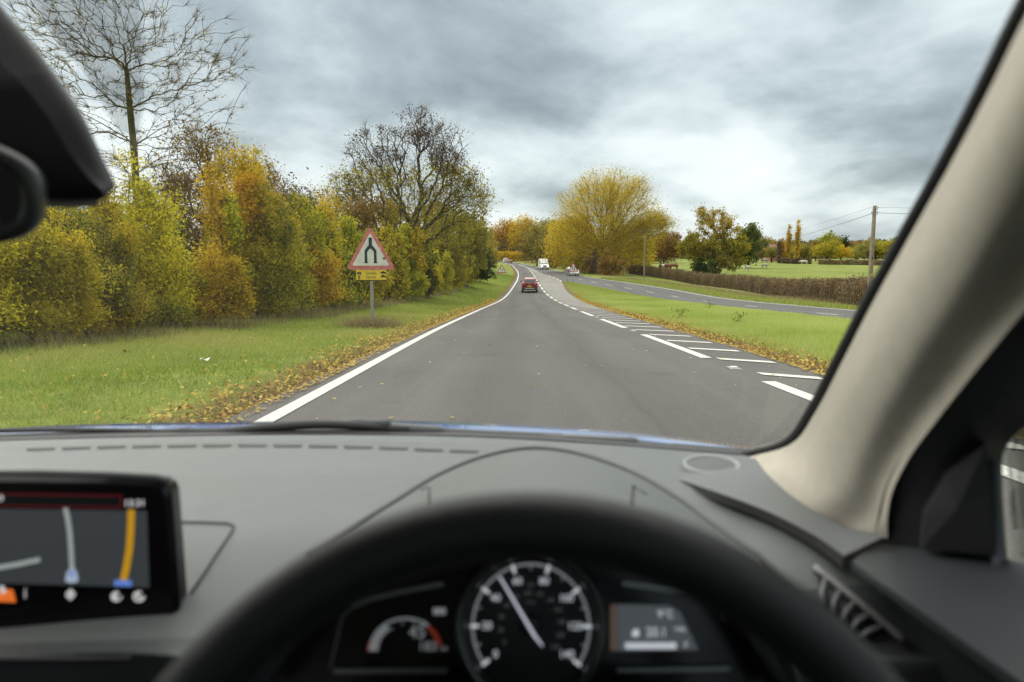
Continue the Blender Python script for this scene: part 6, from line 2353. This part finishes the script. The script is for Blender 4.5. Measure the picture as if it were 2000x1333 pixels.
# run the panel on to the back of the door
t1e, t0e, t2e = P(*T1[-1]), P(*T0[-1]), P(*T2[-1])
bk = lambda v: Vector((v.x, -.75, v.z - .01))
mb.surf([[t1e, t0e, t2e, t2e + Vector((.03, 0, -.75))], [bk(t1e), bk(t0e), bk(t2e), bk(t2e + Vector((.03, 0, -.75)))]], 10, 4)
dpm = pmat('dark door trim', (.048, .053, .058), .42, var=.08, bump=.2, bscale=900)
mb.build('door_panel', dpm, door, True, 40)
F0 = [(1700, 1095, .68), (1722, 975, .655), (1752, 905, .625), (1793, 845, .59), (1843, 780, .555), (1903, 705, .515), (1973, 620, .48), (2048, 535, .445), (2208, 375, .39)]
F1 = [(1970, 1118, .57), (1962, 1020, .58), (1958, 950, .585), (1958, 900, .59), (1970, 866, .59), (2004, 832, .57), (2070, 765, .53), (2150, 680, .48), (2330, 490, .42)]
mb = MB().surf([[P(*q) for q in F0], [P((a + c) / 2, (b + d) / 2, (e + f_) / 2 - .012) for (a, b, e), (c, d, f_) in zip(F0, F1)], [P(*q) for q in F1]], 30, 10)
mb.build('window_frame', DARK, door, True)
mb = MB().tube(catmull([P(a - 16, b, c - .008) for a, b, c in F1[:4]], 12), .006, 8)
mb.build('frame_strip', pmat('blue grey strip', (.09, .10, .115), .4), door, True)
sail = [(1800, 1072, .60), (1806, 1010, .595), (1850, 930, .575), (1926, 868, .555), (1936, 960, .56), (1940, 1084, .562)]
mb = MB()
v = [P(*q) for q in sail]
ce = sum(v, Vector()) / 6 + Vector((-.006, -.006, 0))
mb.add(v + [ce] + [q + Vector((.01, .02, 0)) for q in v], [(i, (i + 1) % 6, 6) for i in range(6)] + [(i, i + 7, (i + 1) % 6 + 7, (i + 1) % 6) for i in range(6)])
mb.build('mirror_sail', pmat('charcoal sail panel', (.030, .028, .030), .5), door)
g1 = [P(a, b, c) + Vector((.006, .01, 0)) for a, b, c in F1]
z0_, z1_ = g1[0].z, g1[-1].z
x0_, x1_ = g1[0].x + .004, g1[-1].x + .004
pane = [Vector((x0_, g1[0].y, z0_)), Vector((x0_, -.72, z0_)), Vector((x1_, -.72, z1_)), Vector((x1_, g1[-1].y, z1_)), Vector(((x0_ + x1_) / 2, g1[4].y, (z0_ + z1_) / 2))]
th_ = [v + Vector((.004, 0, 0)) for v in pane]
MB().add(pane + th_, [(0, 1, 2, 3, 4), (9, 8, 7, 6, 5)] + [(i, i + 5, (i + 1) % 5 + 5, (i + 1) % 5) for i in range(5)]).build('side_window', SIDEG, door)
pd = empty('front_door', (0, 0, 0))
pd.parent = car
for ch in [o_ for o_ in SC.objects if o_.parent == door]:
    me_ = ch.data.copy()
    for v in me_.vertices:
        v.co.x = -v.co.x
    me_.flip_normals()
    o_ = bpy.data.objects.new(ch.name.split('.')[0], me_)
    COL.objects.link(o_)
    o_.parent = pd

MB().add([P(1630, 1040, .73), P(1800, 1010, .73), P(1800, 1120, .73), P(1630, 1120, .73)] + [P(1630, 1040, .74), P(1800, 1010, .74), P(1800, 1120, .74), P(1630, 1120, .74)], [(0, 1, 2, 3), (4, 7, 6, 5), (0, 4, 5, 1), (1, 5, 6, 2), (2, 6, 7, 3), (3, 7, 4, 0)]).build('corner_light_block', DARK, car)  # added plate hidden behind the trim, blocks light through the corner gap

# ---- the rest of the shell: roof, floor, far door, rear end, outer skin
top_r = P(*A_[-1])
rf = []
for yy_, zz_ in ((top_r.y - .01, top_r.z + .004), (.0, top_r.z + .05), (-.6, top_r.z + .06), (-1.3, top_r.z + .0), (-1.75, top_r.z - .08)):
    rf.append([Vector((x_, yy_ + (.10 * (1 - (x_ / .56) ** 2) if yy_ > .2 else 0), zz_ + .03 * (1 - (x_ / .6) ** 2))) for x_ in np.linspace(-.585, .585, 9)])
MB().surf(rf, 24, 16).build('headliner', BEIGE, car, True)
MB().surf([[v + Vector((0, 0, .03)) for v in r_] for r_ in rf], 24, 16).build('roof', BLUE, car, True)
wx = .86
MB().box((0, -.3, .28), (1.5, 2.6, .03)).build('floor', DARK, car)
for s_ in (-1, 1):
    b_ = MB().box((s_ * (wx + .03), -.15, .56), (.03, 2.2, .60), None, .012).build('body_side', BLUE, car)
    MB().box((s_ * .70, -1.0, 1.22), (.10, .10, .46), Matrix.Identity(4), .02).build('centre_pillar', DARK, b_)
MB().box((0, -1.72, .62), (1.5, .06, .72), None, .02).build('rear_bulkhead', DARK, car)
for x_ in (-.37, .37):
    s_ = MB().box((x_, -.62, .78), (.48, .14, .62), Matrix.Identity(4), .05).build('seat', DARK, car)
    MB().box((x_, -.36, .46), (.5, .5, .14), None, .05).build('seat_cushion', DARK, s_)
    MB().box((x_, -.66, 1.19), (.26, .09, .16), None, .035).build('headrest', DARK, s_)
MB().box((0, -1.35, .72), (1.3, .16, .70), None, .05).build('rear_seat', DARK, car)
